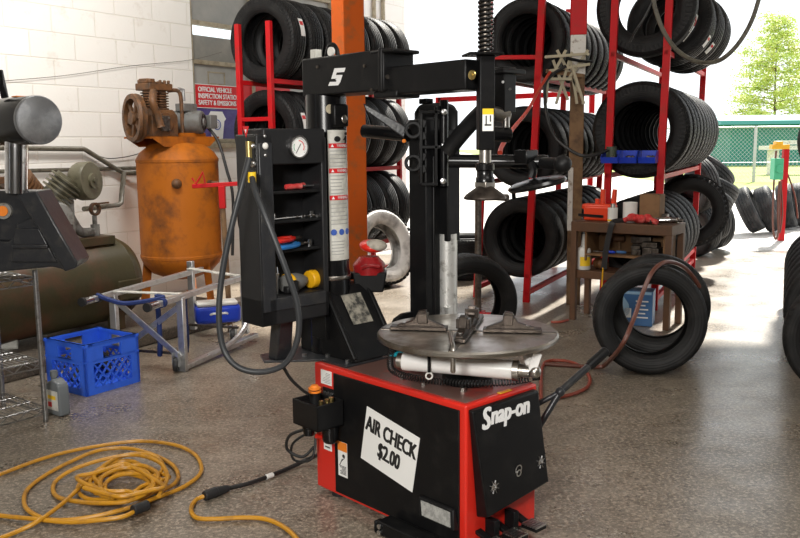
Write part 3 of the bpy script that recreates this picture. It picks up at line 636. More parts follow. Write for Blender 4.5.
# white air cylinder below the table with its coil line
ca=lon(403,361,.605); cb=lon(513,370,.600)
ax=(cb-ca).normalized()
mb=MB(); mb.cyl(ca,cb,.032,n=24); ac=mb.build('air_cylinder',M['white_enamel'],TC,.003); ac['label']='white air cylinder under the turntable'
mb=MB(); mb.cyl(ca-ax*.018,ca,.028,n=20); mb.build('end_cap',M['steel'],ac); mb=MB(); mb.cyl(cb,cb+ax*.02,.034,n=20); mb.cyl(cb+ax*.02,cb+ax*.055,.022,n=16); mb.ell(cb+ax*.072,(.022,.022,.022)); mb.build('end_cap',M['steel'],ac)
mb=MB(); e1=cb+ax*.06; mb.tube([e1+V((0,0,.03)),e1+wy*.05+V((0,0,.05)),e1+wy*.12+V((0,0,.06))],.022); mb.bar(e1+V((0,0,.0)),e1+wx*.02+V((0,0,.065)),.03,.03); mb.build('clevis',M['white_enamel'],ac,.004)
cps=[lon(393,352,.60)+V((0,0,.03)),lon(390,362,.58),lon(395,372,.56),lon(420,379,.552),lon(460,383,.550),lon(500,383,.551),lon(530,379,.556)]
cs=spline(cps,20); coil=[]; NT=len(cs)
for i,p in enumerate(cs):
    pass
tot=[0.0]
for i in range(1,NT): tot.append(tot[-1]+(cs[i]-cs[i-1]).length)
import bisect
def along(s_):
    i=max(1,min(NT-1,bisect.bisect_left(tot,s_))); f=(s_-tot[i-1])/max(1e-6,tot[i]-tot[i-1]); return cs[i-1].lerp(cs[i],f),(cs[i]-cs[i-1]).normalized()
K=int(tot[-1]/.0105)
for i in range(K*8):
    p,t_=along(tot[-1]*i/(K*8)); x=t_.cross(V((0,0,1))).normalized(); y=x.cross(t_); a=2*pi*i/8; coil.append(p+(x*cos(a)+y*sin(a))*.0105)
mb=MB(); mb.tube(coil,.0022,5); mb.build('coiled_air_line',M['black_cord'],TC)
mb=MB(); mb.tube([lon(532,378,.556),lon(540,377,.56)],.011); mb.build('hose_end',M['black_gloss'],TC)
# black strap hook hanging over the white cylinder
s0=ca.lerp(cb,.24); nf=-wy
mb=MB(); mb.tube(spline([s0+V((0,0,.05))+nf*.02,s0+nf*.042+V((0,0,.02)),s0+nf*.044+V((0,0,-.02))]),.0055); mb.build('hanging_strap',M['black_plastic'],ac)
p=s0+nf*.044-V((0,0,.033)); mb=MB(); mb.tube([p+(wx*cos(a)+V((0,0,1))*sin(a))*.011 for a in [2*pi*i/14 for i in range(14)]],.0032,6,True); mb.build('ring_hook',M['white_plastic'],ac)
# teal-handled pieces and nuts on the top
# --- rear plate, gusset, column
mb=MB(); mb.prism([(-.155,.90),(-.105,1.0),(.30,1.0),(.34,.62),(.02,.62),(.02,.765)],(0,0,.5225),(1,0,0),(0,1,0),(0,0,.009)); mb.build('base_plate',M['charcoal'],TC,.002)
mb=MB()
for (x,y) in ((.06,.66),(.06,.78),(.12,.64),(.0,.85),(.28,.64)): mb.cyl((x,y,.531),(x,y,.541),.010,n=6)
mb.build('plate_bolt',M['steel_light'],TC)
mb=MB(); mb.prism([(.96,.531),(.96,.795),(.80,.795),(.62,.545),(.62,.531)],(.065,0,0),(0,1,0),(0,0,1),(.215,0,0)); mb.bar((.066,.62,.545),(.066,.80,.80),.016,.02,(1,0,0)); mb.bar((.275,.62,.545),(.275,.80,.80),.016,.02,(1,0,0)); gs=mb.build('gusset',M['black'],TC,.005)
ds=V((0,.18,.25)).normalized(); c=V((.175,.735,.706))+V((0,-.003,.002))
mb=MB(); mb.prism([(-.05,-.06),(.05,-.06),(.05,.07),(-.05,.07)],c,(1,0,0),ds,V((0,-.0012,.0009))); mb.build('worn_label',M['dirty_label'],gs)
KX,KY=.138,.855
mb=MB(); mb.lathe([(.082,.53),(.082,.85),(.078,.862),(.078,1.535),(.001,1.535)],(KX,KY,0),n=40); colm=mb.build('column',M['black_gloss'],TC)
mb=MB(); mb.lathe([(.0835,.825),(.085,.828),(.085,.838),(.0835,.841)],(KX,KY,0),n=40); mb.build('band',M['steel'],colm)
def curved(name,z0,z1,a0,a1,m,par,R=.0795):
    mb=MB(); n=8; vs=[]
    for i in range(n+1):
        a=radians(a0+(a1-a0)*i/n)
        for z in (z0,z1): vs.append((KX+R*sin(a),KY-R*cos(a),z))
    mb.add(vs,[(2*i,2*i+1,2*i+3,2*i+2) for i in range(n)]); return mb.build(name,m,par)
zt_=tp(338,130,ly=KY-.078).z; zb_=tp(342,260,ly=KY-.078).z
A0,A1=-36,36
lb=curved('warning_label',zb_,zt_,A0,A1,M['worn_paper'],colm); lb['label']='tall worn paper warning label with red headings'
for py in (146,171,198):
    z=tp(338,py,ly=KY-.078).z; o=curved('heading',z-.008,z+.010,A0+2,A1-2,M['red_ink'],lb,.0803)
    text('lettering','WARNING',.015,M['white_ink'],o,(KX+.006,KY-.0815,z+.001),(1,0,0),(0,0,1),.0002,sx=.62)
    mb=MB(); mb.prism([(-.006,-.005),(.006,-.005),(0,.006)],(KX-.034,KY-.0755,z+.001),V((.9,-.4,0)),(0,0,1),(-.001,-.002,0)); mb.build('triangle',M['white_ink'],o)
for (pa,pb,n_) in ((149,168,5),(174,195,6),(202,226,6),(240,256,5)):
    za=tp(338,pa,ly=KY-.078).z; zb2=tp(338,pb,ly=KY-.078).z
    for i in range(n_):
        z=za+(zb2-za)*(i+.5)/n_; o=curved('print',z-.0016,z+.0016,A0+5,A0+5+random.uniform(34,62),M['grey_ink'],lb,.0801)
z=tp(340,232,ly=KY-.078).z
for i,a in enumerate((-24,0,24)):
    a=radians(a); mb=MB(); mb.cyl((KX+.079*sin(a),KY-.079*cos(a),z),(KX+.0812*sin(a),KY-.0812*cos(a),z),.012,n=20); mb.build('safety_symbol',M['blue_ink'],lb)
mb=MB(); z=tp(338,139,ly=KY-.078).z
mb.ell((KX-.012,KY-.080,z),(.016,.002,.011)); mb.bar((KX+.028,KY-.079,z-.016),(KX+.03,KY-.079,z+.012),.008,.002); mb.bar((KX+.03,KY-.079,z+.008),(KX+.018,KY-.081,z-.004),.006,.002); mb.ell((KX+.03,KY-.079,z+.02),(.006,.002,.006)); mb.build('pictogram',M['ink'],lb)
p=tp(331,109,ly=KY-.075); mb=MB(); mb.lathe([(.001,0),(.016,0),(.018,-.002),(.016,-.012)],(p.x,p.y+.004,p.z),(-.35,-.93,0),18); mb.build('button',M['cream'],colm)
p=tp(341,112,ly=KY-.09); mb=MB(); mb.b2((p.x-.035,p.y-.005,p.z-.055),(p.x+.035,p.y+.05,p.z+.03)); o=mb.build('valve_box',M['black'],colm,.008)
mb=MB(); mb.ell((p.x+.012,p.y-.006,p.z-.026),(.014,.004,.016)); mb.build('valve_plug',M['steel'],o)
# --- swing arm
mb=MB(); mb.b2((.072,.45,1.53),(.218,.915,1.67)); mb.b2((.066,.455,1.525),(.222,.475,1.675)); mb.b2((.07,.40,1.655),(.2,.52,1.668)); mb.b2((.085,.40,1.505),(.2,.52,1.53)); arm=mb.build('swing_arm',M['black'],TC,.006)
mb=MB(); mb.b2((.092,.088,1.515),(.202,.47,1.610)); ax_=mb.build('arm_extension',M['black'],arm,.006)
mb=MB(); p=tp(472,75,lx=.092); mb.lathe([(.001,.008),(.007,.008),(.007,.004),(.014,.003),(.016,0)],(.092,p.y,p.z),(-1,0,0),18); mb.build('bolt',M['brass'],ax_)
for (px,py) in ((386,77),(392,83)): q=tp(px,py,ly=.455); mb=MB(); mb.cyl((q.x,.457,q.z),(q.x,.444,q.z),.008,n=10); mb.build('bolt',M['steel_dark'],arm)
for (px,py) in ((318,67),(365,66),(372,90)): q=tp(px,py,lx=.072); mb=MB(); mb.cyl((.073,q.y,q.z),(.066,q.y,q.z),.006,n=10); mb.build('bolt',M['steel_dark'],arm)
p=tp(336,76,lx=.072); pz=p.z
zz5=[(325,110),(470,103),(452,160),(352,167),(340,200),(430,198),(400,295),(372,337),(240,345),(262,292),(345,290),(352,275),(338,262),(362,238),(350,248),(280,252)]
mb=MB(); pp=[tp(310+x/13.333,60+y/13.333,lx=.0705) for x,y in zz5]; mb.prism([(-q.y,q.z) for q in pp],(.0722,0,0),(0,-1,0),(0,0,1),(-.0012,0,0)); mb.build('badge',M['white_ink'],arm)
mb=MB(); q=V((.13,.80,1.672)); mb.tube([q+V((0,-.032*cos(a),.046*sin(a))) for a in [pi*i/12 for i in range(13)]],.009,8); mb.build('lifting_loop',M['black'],arm)
mb=MB(); mb.cyl((.118,.785,1.69),(.108,.785,1.69),.017,n=18); o=mb.build('cap',M['white_plastic'],arm); mb=MB(); mb.b2((.10,.865,1.67),(.13,.895,1.705)); mb.build('tag',M['worn_paper'],arm)
# --- vertical tool shaft at the end of the arm
HX,HY=.155,.060
RS=Matrix.Rotation(radians(10)-CA,3,'Z'); SC=V((HX,HY,0)); sn=RS@V((0,-1,0)); su=RS@V((1,0,0))
mb=MB(); mb.box(SC+V((0,0,1.475)),(.050,.046,.30),RS); mb.box(SC+V((0,0,1.624))-su*.01,(.115,.10,.008),RS); sl=mb.build('shaft_sleeve',M['black'],TC,.004)
mb=MB(); mb.box(SC+sn*.0236+V((0,0,1.42))+su*.002,(.036,.001,.07),RS); o=mb.build('caution_sticker',M['paper'],sl)
mb=MB(); mb.box(SC+sn*.0243+V((0,0,1.446))+su*.002,(.036,.0008,.018),RS); mb.build('print',M['yellow_ink'],o)
mb=MB(); mb.box(SC+sn*.0243+V((0,0,1.418))-su*.004,(.004,.0008,.03),RS); mb.box(SC+sn*.0243+V((0,0,1.404))+su*.002,(.022,.0008,.005),RS); mb.box(SC+sn*.0243+V((0,0,1.424))+su*.010,(.004,.0008,.02),RS); mb.build('print',M['ink'],o)
mb=MB(); mb.cyl((HX,HY,1.62),(HX,HY,2.1),.017,n=16); rod=mb.build('tool_shaft',M['steel_dark'],TC)
pts=[]
for i in range(34*10): a=2*pi*i/10; pts.append((HX+.022*cos(a),HY+.022*sin(a),1.63+.46*i/340))
mb=MB(); mb.tube(pts,.0045,6); mb.build('return_spring',M['black_gloss'],rod)
mb=MB(); mb.cyl((HX,HY,1.26),(HX,HY,1.33),.0195,n=18); mb.build('lower_shaft',M['steel'],rod)
mb=MB(); mb.lathe([(.024,1.285),(.031,1.28),(.031,1.262),(.027,1.258),(.027,1.24),(.03,1.236),(.03,1.222),(.02,1.22)],(HX,HY,0),n=24); mb.build('collar',M['black_gloss'],rod)
mb=MB(); mb.b2((HX-.024,HY-.024,1.205),(HX+.024,HY+.024,1.225)); mb.build('clamp_nut',M['steel'],rod,.003)
mb=MB(); mb.lathe([(.018,1.215),(.03,1.205),(.062,1.182),(.07,1.172),(.066,1.166),(.001,1.168)],(HX,HY,0),n=28); mb.b2((HX-.012,HY-.014,1.165),(HX+.10,HY+.014,1.178)); mb.cyl((HX+.09,HY-.02,1.168),(HX+.09,HY+.03,1.168),.012); mb.build('mount_head',M['jaw'],rod,.002)
# --- bead assist tower to the right of the column
AX,AY=.455,.630
mb=MB(); mb.b2((AX-.048,AY-.048,.60),(AX+.048,AY+.048,1.44)); mb.b2((AX-.012,AY-.054,.60),(AX+.0,AY-.046,1.30)); tw=mb.build('assist_post',M['black'],TC,.005)
mb=MB(); mb.b2((AX-.15,AY-.07,.585),(AX+.12,AY+.10,.60)); mb.prism([(-.16,0),(.0,0),(.0,.075),(-.08,.075),(-.12,.06)],(AX-.02,AY+.05,.60),(1,0,0),(0,0,1),(0,-.02,0)); mb.b2((AX-.12,AY-.05,.40),(AX+.02,AY+.05,.585)); mb.build('assist_bracket',M['black'],TC,.004)
SX_,SY_=.522,.578
mb=MB(); mb.cyl((SX_,SY_,.59),(SX_,SY_,.99),.040,n=28); mb.b2((SX_-.05,SY_-.05,.59),(SX_-.02,SY_-.02,.70)); mb.build('silver_pillar',M['pillar'],TC)
mb=MB(); mb.b2((SX_-.036,SY_-.036,.962),(SX_+.036,SY_+.036,1.40)); sl2=mb.build('assist_slide',M['black'],TC,.004)
# head of the tower: rounded hood, hinge frame with two eyes
q=lat(430,110,3.38); mb=MB(); mb.prism([(-.085,-.10),(.085,-.10),(.085,.02),(.07,.045),(.04,.055),(-.04,.055),(-.07,.045),(-.085,.02)],V((AX+.04,AY-.02,1.45)),wx,(0,0,1),wy*.11); hd=mb.build('hood',M['black_plastic'],TC,.01,3)
fr=[]; Yh=3.33
def L3(px,py,Y=3.33): return lat(px,py,Y)
mb=MB(); 
for a,b_ in (((421,110),(421,184)),((436,106),(436,184)),((421,184),(438,184)),((421,112),(446,112)),((421,147),(446,147))): mb.bar(L3(*a),L3(*b_),.014,.03,wy)
mb.b2(L3(426,104)-V((.02,.02,.0)),L3(426,104)+V((.02,.02,.02)))
hf=mb.build('hinge_frame',M['black_gloss'],hd,.003)
for (px,py) in ((444,112),(444,146),(443,181)):
    c=L3(px,py,3.31); mb=MB(); mb.lathe([(.001,.014),(.010,.012),(.013,0)],c,-wy,14); mb.build('bolt',M['steel_light'],hf)
mb=MB(); mb.cyl(L3(444,100),L3(444,186),.017,n=14); mb.build('hinge_pin',M['black_gloss'],hf)
for py in (130,163):
    c=L3(413,py); mb=MB(); mb.lathe([(.020,-.015),(.034,-.015),(.034,.015),(.020,.015)],c,wy,22,True); mb.bar(c+wx*.02+V((0,0,.03)),c+wx*.05+V((0,0,.02)),.02,.03); mb.bar(c+wx*.02-V((0,0,.03)),c+wx*.05-V((0,0,.02)),.02,.03); mb.build('eye',M['black'],hf,.003)
mb=MB(); mb.cyl(L3(364,131,3.47),L3(408,135,3.35),.026,n=18); mb.build('roller_arm',M['black_gloss'],TC)
mb=MB(); mb.hexa([L3(408,128),L3(404,138),L3(404,138,3.37),L3(408,128,3.37)],[L3(363,103),L3(366,111),L3(366,111,3.36),L3(363,103,3.36)]); mb.build('lever_claw',M['charcoal'],TC,.004)
mb=MB(); mb.ell(L3(404,141,3.31),(.008,.008,.008)); mb.build('indicator',M['orange_ink'],TC)
mb=MB(); mb.tube(spline([L3(447,152,3.3),L3(458,138,3.28),L3(472,122,3.25),L3(482,112,3.22)]),.032,12); mb.build('press_arm',M['black'],TC)
mb=MB(); mb.cyl(L3(449,161,3.3),L3(548,162,3.22),.026,n=20); mb.b2(lat(526,158,3.22)-V((.035,.03,.02)),lat(526,158,3.22)+V((.035,.03,.03))); pa=mb.build('press_tube',M['black_gloss'],TC,.003)
mb=MB(); g0=lat(543,163,3.2); g1=lat(561,164,3.1); mb.cyl(g0,g1,.022,n=16); mb.ell(g1+(g1-g0).normalized()*.01,(.034,.034,.032)); mb.build('grip',M['black_plastic'],pa)
mb=MB(); mb.tube(spline([lat(530,162,3.2),lat(533,170,3.2),lat(531,178,3.2)]),.016); mb.build('press_link',M['black'],pa)
c=lat(537,183,3.2); Rd=Matrix.Rotation(radians(-12),3,wy); zz=Rd@V((0,0,1)); mb=MB(); mb.lathe([(.001,.018),(.03,.018),(.085,.012),(.108,.004),(.112,-.006),(.104,-.016),(.08,-.018),(.001,-.014)],c,(zz.x,zz.y,zz.z),32); mb.tube([c-wx*.09-V((0,0,.01)),c-wx*.085-V((0,0,.06))],.008); mb.build('press_disc',M['black_gloss'],pa)
# upright clamp behind the shaft
mb=MB(); b0=lat(505,113,3.3); mb.box(b0+V((0,0,.085)),(.07,.05,.17)); mb.box(lat(508,72,3.3),(.13,.07,.018)); uc=mb.build('clamp_block',M['black'],TC,.004)
mb=MB(); mb.cyl(lat(488,112,3.25),lat(507,116,3.3),.027,n=20); mb.cyl(lat(506,116,3.28),lat(506,128,3.28),.014); mb.build('clamp_roller',M['steel'],uc,.003)
mb=MB(); mb.cyl(lat(480,133,3.25),lat(509,135,3.3),.029,n=20); mb.build('clamp_tube',M['black_gloss'],uc,.003)
for q in (0,1): mb=MB(); mb.cyl(lat(503+q*7,82+7*q,3.26),lat(503+q*7,82+7*q,3.25),.005,n=8); mb.build('bolt',M['steel_light'],uc)
# --- tool cabinet on the left of the column
X0,X1,Y0,Y1=-.256,.052,.75,.885
zz_=lambda py,px=300: tp(px,py,ly=Y0+.01).z
zc0,zc1=zz_(293),zz_(164); ztop=1.405; zbot=.700
mb=MB(); mb.b2((X0,Y0,zbot),(X0+.068,Y1,ztop-.02)); mb.b2((X1-.024,Y0,zbot),(X1,Y1,ztop-.03)); mb.b2((X0+.03,Y0,zc1),(X1-.005,Y1,ztop)); mb.b2((X0,Y0,zbot),(X1,Y1,zc0)); mb.b2((X0+.03,Y1-.012,zbot),(X1-.01,Y1,ztop-.03))
tc_=mb.build('tool_cabinet',M['cabinet_plastic'],TC,.018,4)
SHZ=[]
for py in (190,219,248):
    z=zz_(py); SHZ.append(z); mb=MB(); mb.b2((X0+.06,Y0+.012,z-.012),(X1-.02,Y1-.005,z)); mb.build('shelf',M['black_plastic'],tc_,.003)
mb=MB(); mb.b2((X0+.006,Y0-.006,zc0-.05),(X0+.062,Y0+.002,ztop-.05)); mb.b2((X0+.03,Y0-.006,zc0-.05),(X1-.02,Y0+.002,zc0-.004)); mb.build('face_trim',M['charcoal'],tc_,.003)
g=tp(298,147,ly=Y0-.006); mb=MB(); mb.lathe([(.001,-.002),(.034,-.002),(.036,.012),(.041,.012),(.042,.004),(.042,-.01)],(g.x,Y0-.004,g.z),(0,-1,0),32); ga=mb.build('pressure_gauge',M['chrome'],tc_)
mb=MB(); mb.lathe([(.001,0),(.0355,0),(.0355,.0015),(.001,.0015)],(g.x,Y0-.010,g.z),(0,-1,0),32); dl=mb.build('dial',M['paper'],ga)
def arc(a0,a1,r0,r1,y): 
    mb=MB(); n=14; vs=[]
    for i in range(n+1):
        a=radians(a0+(a1-a0)*i/n)
        for r_ in (r0,r1): vs.append((g.x+r_*sin(a),y,g.z+r_*cos(a)))
    mb.add(vs,[(2*i,2*i+1,2*i+3,2*i+2) for i in range(n)]); return mb
arc(-60,60,.022,.025,Y0-.0125).build('red_arc',M['red_ink'],dl) if False else None
o=arc(0,120,.021,.0245,Y0-.0122).build('scale',M['red_ink'],ga); o=arc(-130,-60,.021,.0235,Y0-.0122).build('scale',M['green_ink'],ga)
mb=MB()
for i in range(25):
    a=radians(-130+260*i/24); mb.bar((g.x+.028*sin(a),Y0-.0124,g.z+.028*cos(a)),(g.x+(.033)*sin(a),Y0-.0124,g.z+.033*cos(a)),.0011,.0006)
a=radians(-140); mb.bar((g.x-.024*sin(radians(38)),Y0-.0135,g.z-.022),(g.x+.012*sin(radians(38)),Y0-.0135,g.z+.012),.0022,.001); mb.build('needle',M['ink'],ga)
p=tp(265,146,ly=Y0-.006); mb=MB(); mb.ell((p.x,Y0-.008,p.z),(.012,.008,.012)); mb.build('push_valve',M['white_plastic'],tc_)
mb=MB(); [mb.ell((p.x,Y0-.007,p.z+dz),(.006,.004,.006)) for dz in (.034,-.032)]; mb.build('screw',M['steel_light'],tc_)
mb=MB(); a=tp(247,136,lx=X0); b_=tp(257,172,lx=X0); mb.b2((X0-.002,b_.y,b_.z),(X0+.001,a.y,a.z)); fp=mb.build('fitting_plate',M['black_gloss'],tc_,.004)
mb=MB(); p=tp(249,150,lx=X0-.02); mb.cyl(p+V((0,0,-.03)),p+V((0,0,.03)),.011,n=14); mb.cyl(p+V((0,0,.02)),p+V((.03,0,.02)),.008); mb.build('brass_coupler',M['brass'],fp)
mb=MB(); p2=tp(253,164,lx=X0-.01); mb.ell(p2,(.012,.012,.012)); mb.ell(tp(253,146,lx=X0-.008),(.012,.01,.01)); mb.build('valve_stem',M['steel_light'],fp)
mb=MB(); p=tp(246,132,lx=X0-.001); mb.prism([(-.02,.02),(.02,.02),(0,-.02)],p,(0,-1,0),(0,0,1),(-.001,0,0)); o=mb.build('warning_triangle',M['red_ink'],tc_)
mb=MB(); mb.prism([(-.006,.009),(.006,.009),(0,-.004)],p+V((-.0012,0,0)),(0,-1,0),(0,0,1),(-.0006,0,0)); mb.build('print',M['white_ink'],o)
# cabinet foot and hanging bracket
mb=MB(); mb.hexa([(-.115,.875,.531),(-.045,.875,.531),(-.045,.93,.531),(-.115,.93,.531)],[(-.15,.79,.705),(-.09,.79,.705),(-.09,.85,.705),(-.15,.85,.705)]); mb.build('cabinet_foot',M['charcoal'],TC,.004)
mb=MB(); mb.b2((.045,.77,.60),(.075,.86,.72)); mb.build('cabinet_bracket',M['black'],TC,.003)
# inflation hose hanging in a loop
hp=[(249,158,2.93),(243,182,2.90),(232,225,2.88),(222,275,2.87),(219,318,2.86),(224,350,2.85),(238,367,2.83),(260,372,2.82),(282,366,2.81),(294,350,2.80),(299,328,2.80),(297,303,2.80),(288,275,2.80),(276,243,2.81),(264,213,2.83),(255,190,2.87),(251,172,2.93)]
mb=MB(); mb.tube(spline([lat(*q) for q in hp],8),.0105,10); ho=mb.build('inflation_hose',M['air_hose'],TC); ho['label']='grey black inflation hose looped in front of the tool cabinet'
mb=MB(); p=lat(252,178,2.915); mb.cyl(p+V((0,0,.02)),p-V((0,0,.015)),.014); mb.build('hose_tag',M['yellow_ink'],ho)
# bead breaker lever at the right
q0=tp(547,418,lx=.40); 
pA=V((.385,.10,.30)); 
j=lat(560,392,2.98); tip=lat(606,351,3.12)
mb=MB(); mb.tube([V((.372,.07,.24)),j],.012,10); mb.tube([V((.372,.14,.35)),j],.010,10); mb.cyl(j,j.lerp(tip,.62),.0135,n=12); mb.ell(j,(.018,.018,.018)); lv=mb.build('lever',M['charcoal'],TC)
mb=MB(); mb.tube([j.lerp(tip,.60),j.lerp(tip,.66),tip],[.0145,.019,.019],14); mb.build('lever_grip',M['black_plastic'],lv,.003)
mb=MB(); mb.b2((.36,.06,.25),(.40,.16,.36)); mb.build('lever_pivot',M['black'],lv,.004) 

# ================================================================== things on and in the changer
p=tp(374,258,ly=.78); 
t=thing('paste_bucket','dark red bead paste bucket with a dirty brush lid hung on the column','bucket',wld(V((0,0,0))) if False else (0,0,0))
Yp=3.42
c=at(370,282,Yp); mb=MB(); mb.prism([(-.055,-.035),(.055,-.035),(.07,.045),(-.07,.045)],c+V((0,-.05,0)),(1,0,0),(0,0,1),(0,.10,0)); mb.build('holder',M['black'],t,.006)
mb=MB(); mb.b2(c+V((-.145,.0,.01)),c+V((-.05,.03,.04))); mb.build('hanger',M['black'],t)
mb=MB(); mb.lathe([(.001,.0),(.060,0),(.066,.035),(.062,.045),(.046,.062),(.040,.070)],c+V((-.003,.0,.035)),(0,0,1),24); mb.tube(spline([c+V((-.03,-.062,.066)),c+V((.0,-.072,.078)),c+V((.04,-.062,.07))]),.008,8); mb.build('pot',M['dark_red'],t)
Rl=Matrix.Rotation(radians(6),3,'Y')@Matrix.Rotation(radians(10),3,'X'); lc=at(372,246,Yp)
mb=MB(); mb.ell(lc,(.052,.05,.024),20,Rl); lid=mb.build('lid',M['red'],t)
mb=MB(); mb.ell(lc+V((.016,-.012,.005)),(.046,.042,.022),18,Rl); mb.build('paste_smear',mat('dry_paste',(.42,.38,.32),.85,c2=(.22,.19,.16),scale=30,lo=.4,hi=.65,bump=.5,bscale=60),lid)
# tools lying on the cabinet shelves: built in the changer's axes, each a thing
def inTC(o,p,rz=0): o.matrix_world=Matrix.Translation(CP)@Matrix.Rotation(CA,4,'Z')@Matrix.Translation(V(p))@Matrix.Rotation(rz,4,'Z'); return o
def screwdriver(name,label,p,rz,mh,L=.16):
    t=inTC(thing(name,label,'tool',group=None),p,rz)
    mb=MB(); mb.lathe([(.001,0),(.009,.002),(.011,.02),(.009,.05),(.011,.075),(.006,.08)],(0,0,.011),(1,0,0),12); mb.build('handle',mh,t)
    mb=MB(); mb.cyl((.08,0,.011),(L,0,.010),.0035,n=8); mb.build('shank',M['steel_light'],t); return t
screwdriver('screwdriver','red handled screwdriver lying on the top cabinet shelf',(-.11,.79,SHZ[0]+.001),.1,M['cloth_red'])
screwdriver('screwdriver','second red screwdriver propped across the other on the top cabinet shelf',(-.06,.80,SHZ[0]+.001),.5,M['cloth_red'],.12)
def spanner(label,p,rz,L=.15):
    t=inTC(thing('spanner',label,'tool'),p,rz)
    mb=MB(); mb.box((0,0,.006),(L,.012,.006)); mb.build('shank',M['chrome'],t,.002)
    mb=MB(); mb.lathe([(.007,0),(.014,0),(.014,.008),(.007,.008)],(L/2+.008,0,.002),(0,0,1),16,True); mb.build('ring_end',M['chrome'],t)
    mb=MB(); mb.prism([(0,-.012),(-.016,-.016),(-.022,-.006),(-.010,-.003),(-.010,.003),(-.022,.006),(-.016,.016),(0,.012)],(-L/2,0,.002),(1,0,0),(0,1,0),(0,0,.008)); mb.build('open_end',M['chrome'],t); return t
spanner('chrome spanner at the left of the second cabinet shelf',(-.11,.79,SHZ[1]),.15)
spanner('chrome spanner at the right of the second cabinet shelf',(-.04,.80,SHZ[1]),-.3,.12)
def pliers(label,p,rz,mh):
    t=inTC(thing('pliers',label,'tool'),p,rz)
    for s_ in (-1,1):
        mb=MB(); mb.tube(spline([(.02,s_*.004,.012),(-.02,s_*.022,.012),(-.075,s_*.026,.012),(-.11,s_*.018,.012)]),.009,8); mb.build('handle',mh,t)
        mb=MB(); mb.hexa([(.01,-.010*s_,.006),(.01,.012*s_,.006),(.07,.005*s_,.006),(.07,0,.006)],[(.01,-.010*s_,.018),(.01,.012*s_,.018),(.07,.005*s_,.016),(.07,0,.016)]); mb.build('jaw',M['steel_dark'],t,.002)
    return t
pliers('red handled pliers on the third cabinet shelf',(-.095,.795,SHZ[2]+.022),.25,M['red'])
pliers('blue handled pliers under the red ones on the third cabinet shelf',(-.08,.785,SHZ[2]),.3,mat('blue_grip',(.02,.16,.45),.4))
z=zc0
t=inTC(thing('impact_wrench','yellow and grey impact wrench in the bottom cabinet bay','tool'),(-.085,.80,z+.001),.15)
mb=MB(); mb.lathe([(.001,-.05),(.028,-.048),(.034,-.03),(.034,.02),(.028,.045),(.016,.07),(.010,.072)],(0,0,.035),(1,0,0),20); mb.build('body',M['grey_motor'],t)
mb=MB(); mb.b2((-.055,-.035,.0),(.0,-.004,.03)); mb.b2((-.05,-.05,.002),(-.01,-.03,.05)); mb.build('grip',M['black_plastic'],t,.008)
mb=MB(); mb.lathe([(.001,.04),(.033,.045),(.036,.06),(.034,.085),(.02,.095),(.001,.096)],(.035,-.008,.036),(1,0,0),18); mb.build('battery_pack',M['yellow'],t,.004)
mb=MB(); mb.lathe([(.036,-.03),(.038,-.02),(.036,-.01)],(0,0,.035),(1,0,0),18); mb.build('yellow_ring',M['yellow'],t)
t=inTC(thing('spray_valve','slim chrome valve standing in the bottom cabinet bay','fitting'),(-.145,.815,z),0)
mb=MB(); mb.cyl((0,0,0),(0,0,.055),.008); mb.cyl((0,0,.055),(0,0,.075),.011); mb.build('barrel',M['steel_light'],t); mb=MB(); mb.lathe([(.010,.075),(.006,.10),(.001,.102)],(0,0,0)); mb.build('nozzle',M['chrome'],t)
for i,(x,sh,lab) in enumerate(((-.165,1,'small chrome socket at the far left of the second cabinet shelf'),(.012,1,'small chrome socket at the right end of the second cabinet shelf'),(.0,2,'small chrome socket to the right of the pliers on the third cabinet shelf'))):
    mb=MB(); mb.lathe([(.001,0),(.012,0),(.012,.022),(.008,.022),(.008,.006),(.001,.006)],(0,0,0),n=14); o=mb.build('socket',M['chrome']); inTC(o,(x,.80,SHZ[sh]+.001)); tag(o,lab,'socket')
for (px,py) in ((424,385),(463,391),(402,379)):
    p=lon(px,py,.5215); mb=MB(); mb.cyl(p,p+V((0,0,.012)),.011,n=6); mb.build('top_bolt',M['steel'],TC)
# teal handled cutters at the gusset's foot
for (px,py,rz,lab) in ((377,350,-.5,'teal handled cutter lying at the foot of the gusset'),(386,354,-.2,'second teal handled cutter beside the turntable')):
    p=lon(px,py,.535); t=inTC(thing('cutter',lab,'tool'),(p.x,p.y-.02,.524),rz)
    for s_ in (-1,1): mb=MB(); mb.tube(spline([(.0,s_*.004,.009),(.03,s_*.012,.009),(.075,s_*.010,.009)]),.0065,8); mb.build('handle',M['teal'],t)
    mb=MB(); mb.prism([(0,-.008),(-.05,-.002),(-.05,.002),(0,.008)],(0,0,.006),(1,0,0),(0,1,0),(0,0,.006)); mb.build('blade',M['steel_light'],t)

# ================================================================== compressors by the wall
def W3(u,off,z): p=WA+WD*u+WNRM*off; return V((p.x,p.y,z))
VC=V((at(180,215,7.0).x,7.0,0)); R_=.325
t=thing('air_compressor','orange rusty upright air compressor tank against the block wall','compressor',VC+V((0,0,KZ)),radians(-33))
t.rotation_euler=(0,0,WROT-pi*.0)   # x along the wall
zb_=at(180,277,7).z-KZ; zt_=at(180,141,6.9).z-KZ
mb=MB(); mb.lathe([(.001,zb_-.02),(.12,zb_),(.24,zb_+.05),(R_-.02,zb_+.12),(R_,zb_+.17),(R_,zb_+.175),(R_+.004,zb_+.18),(R_+.004,zb_+.20),(R_,zb_+.205),(R_,zt_-.17),(R_+.004,zt_-.165),(R_+.004,zt_-.145),(R_,zt_-.14),(R_-.03,zt_-.09),(.22,zt_-.03),(.10,zt_),(.001,zt_+.005)],(0,0,0),n=56); tk=mb.build('tank',M['rust_orange'],t); tk['label']='streaked orange upright tank'
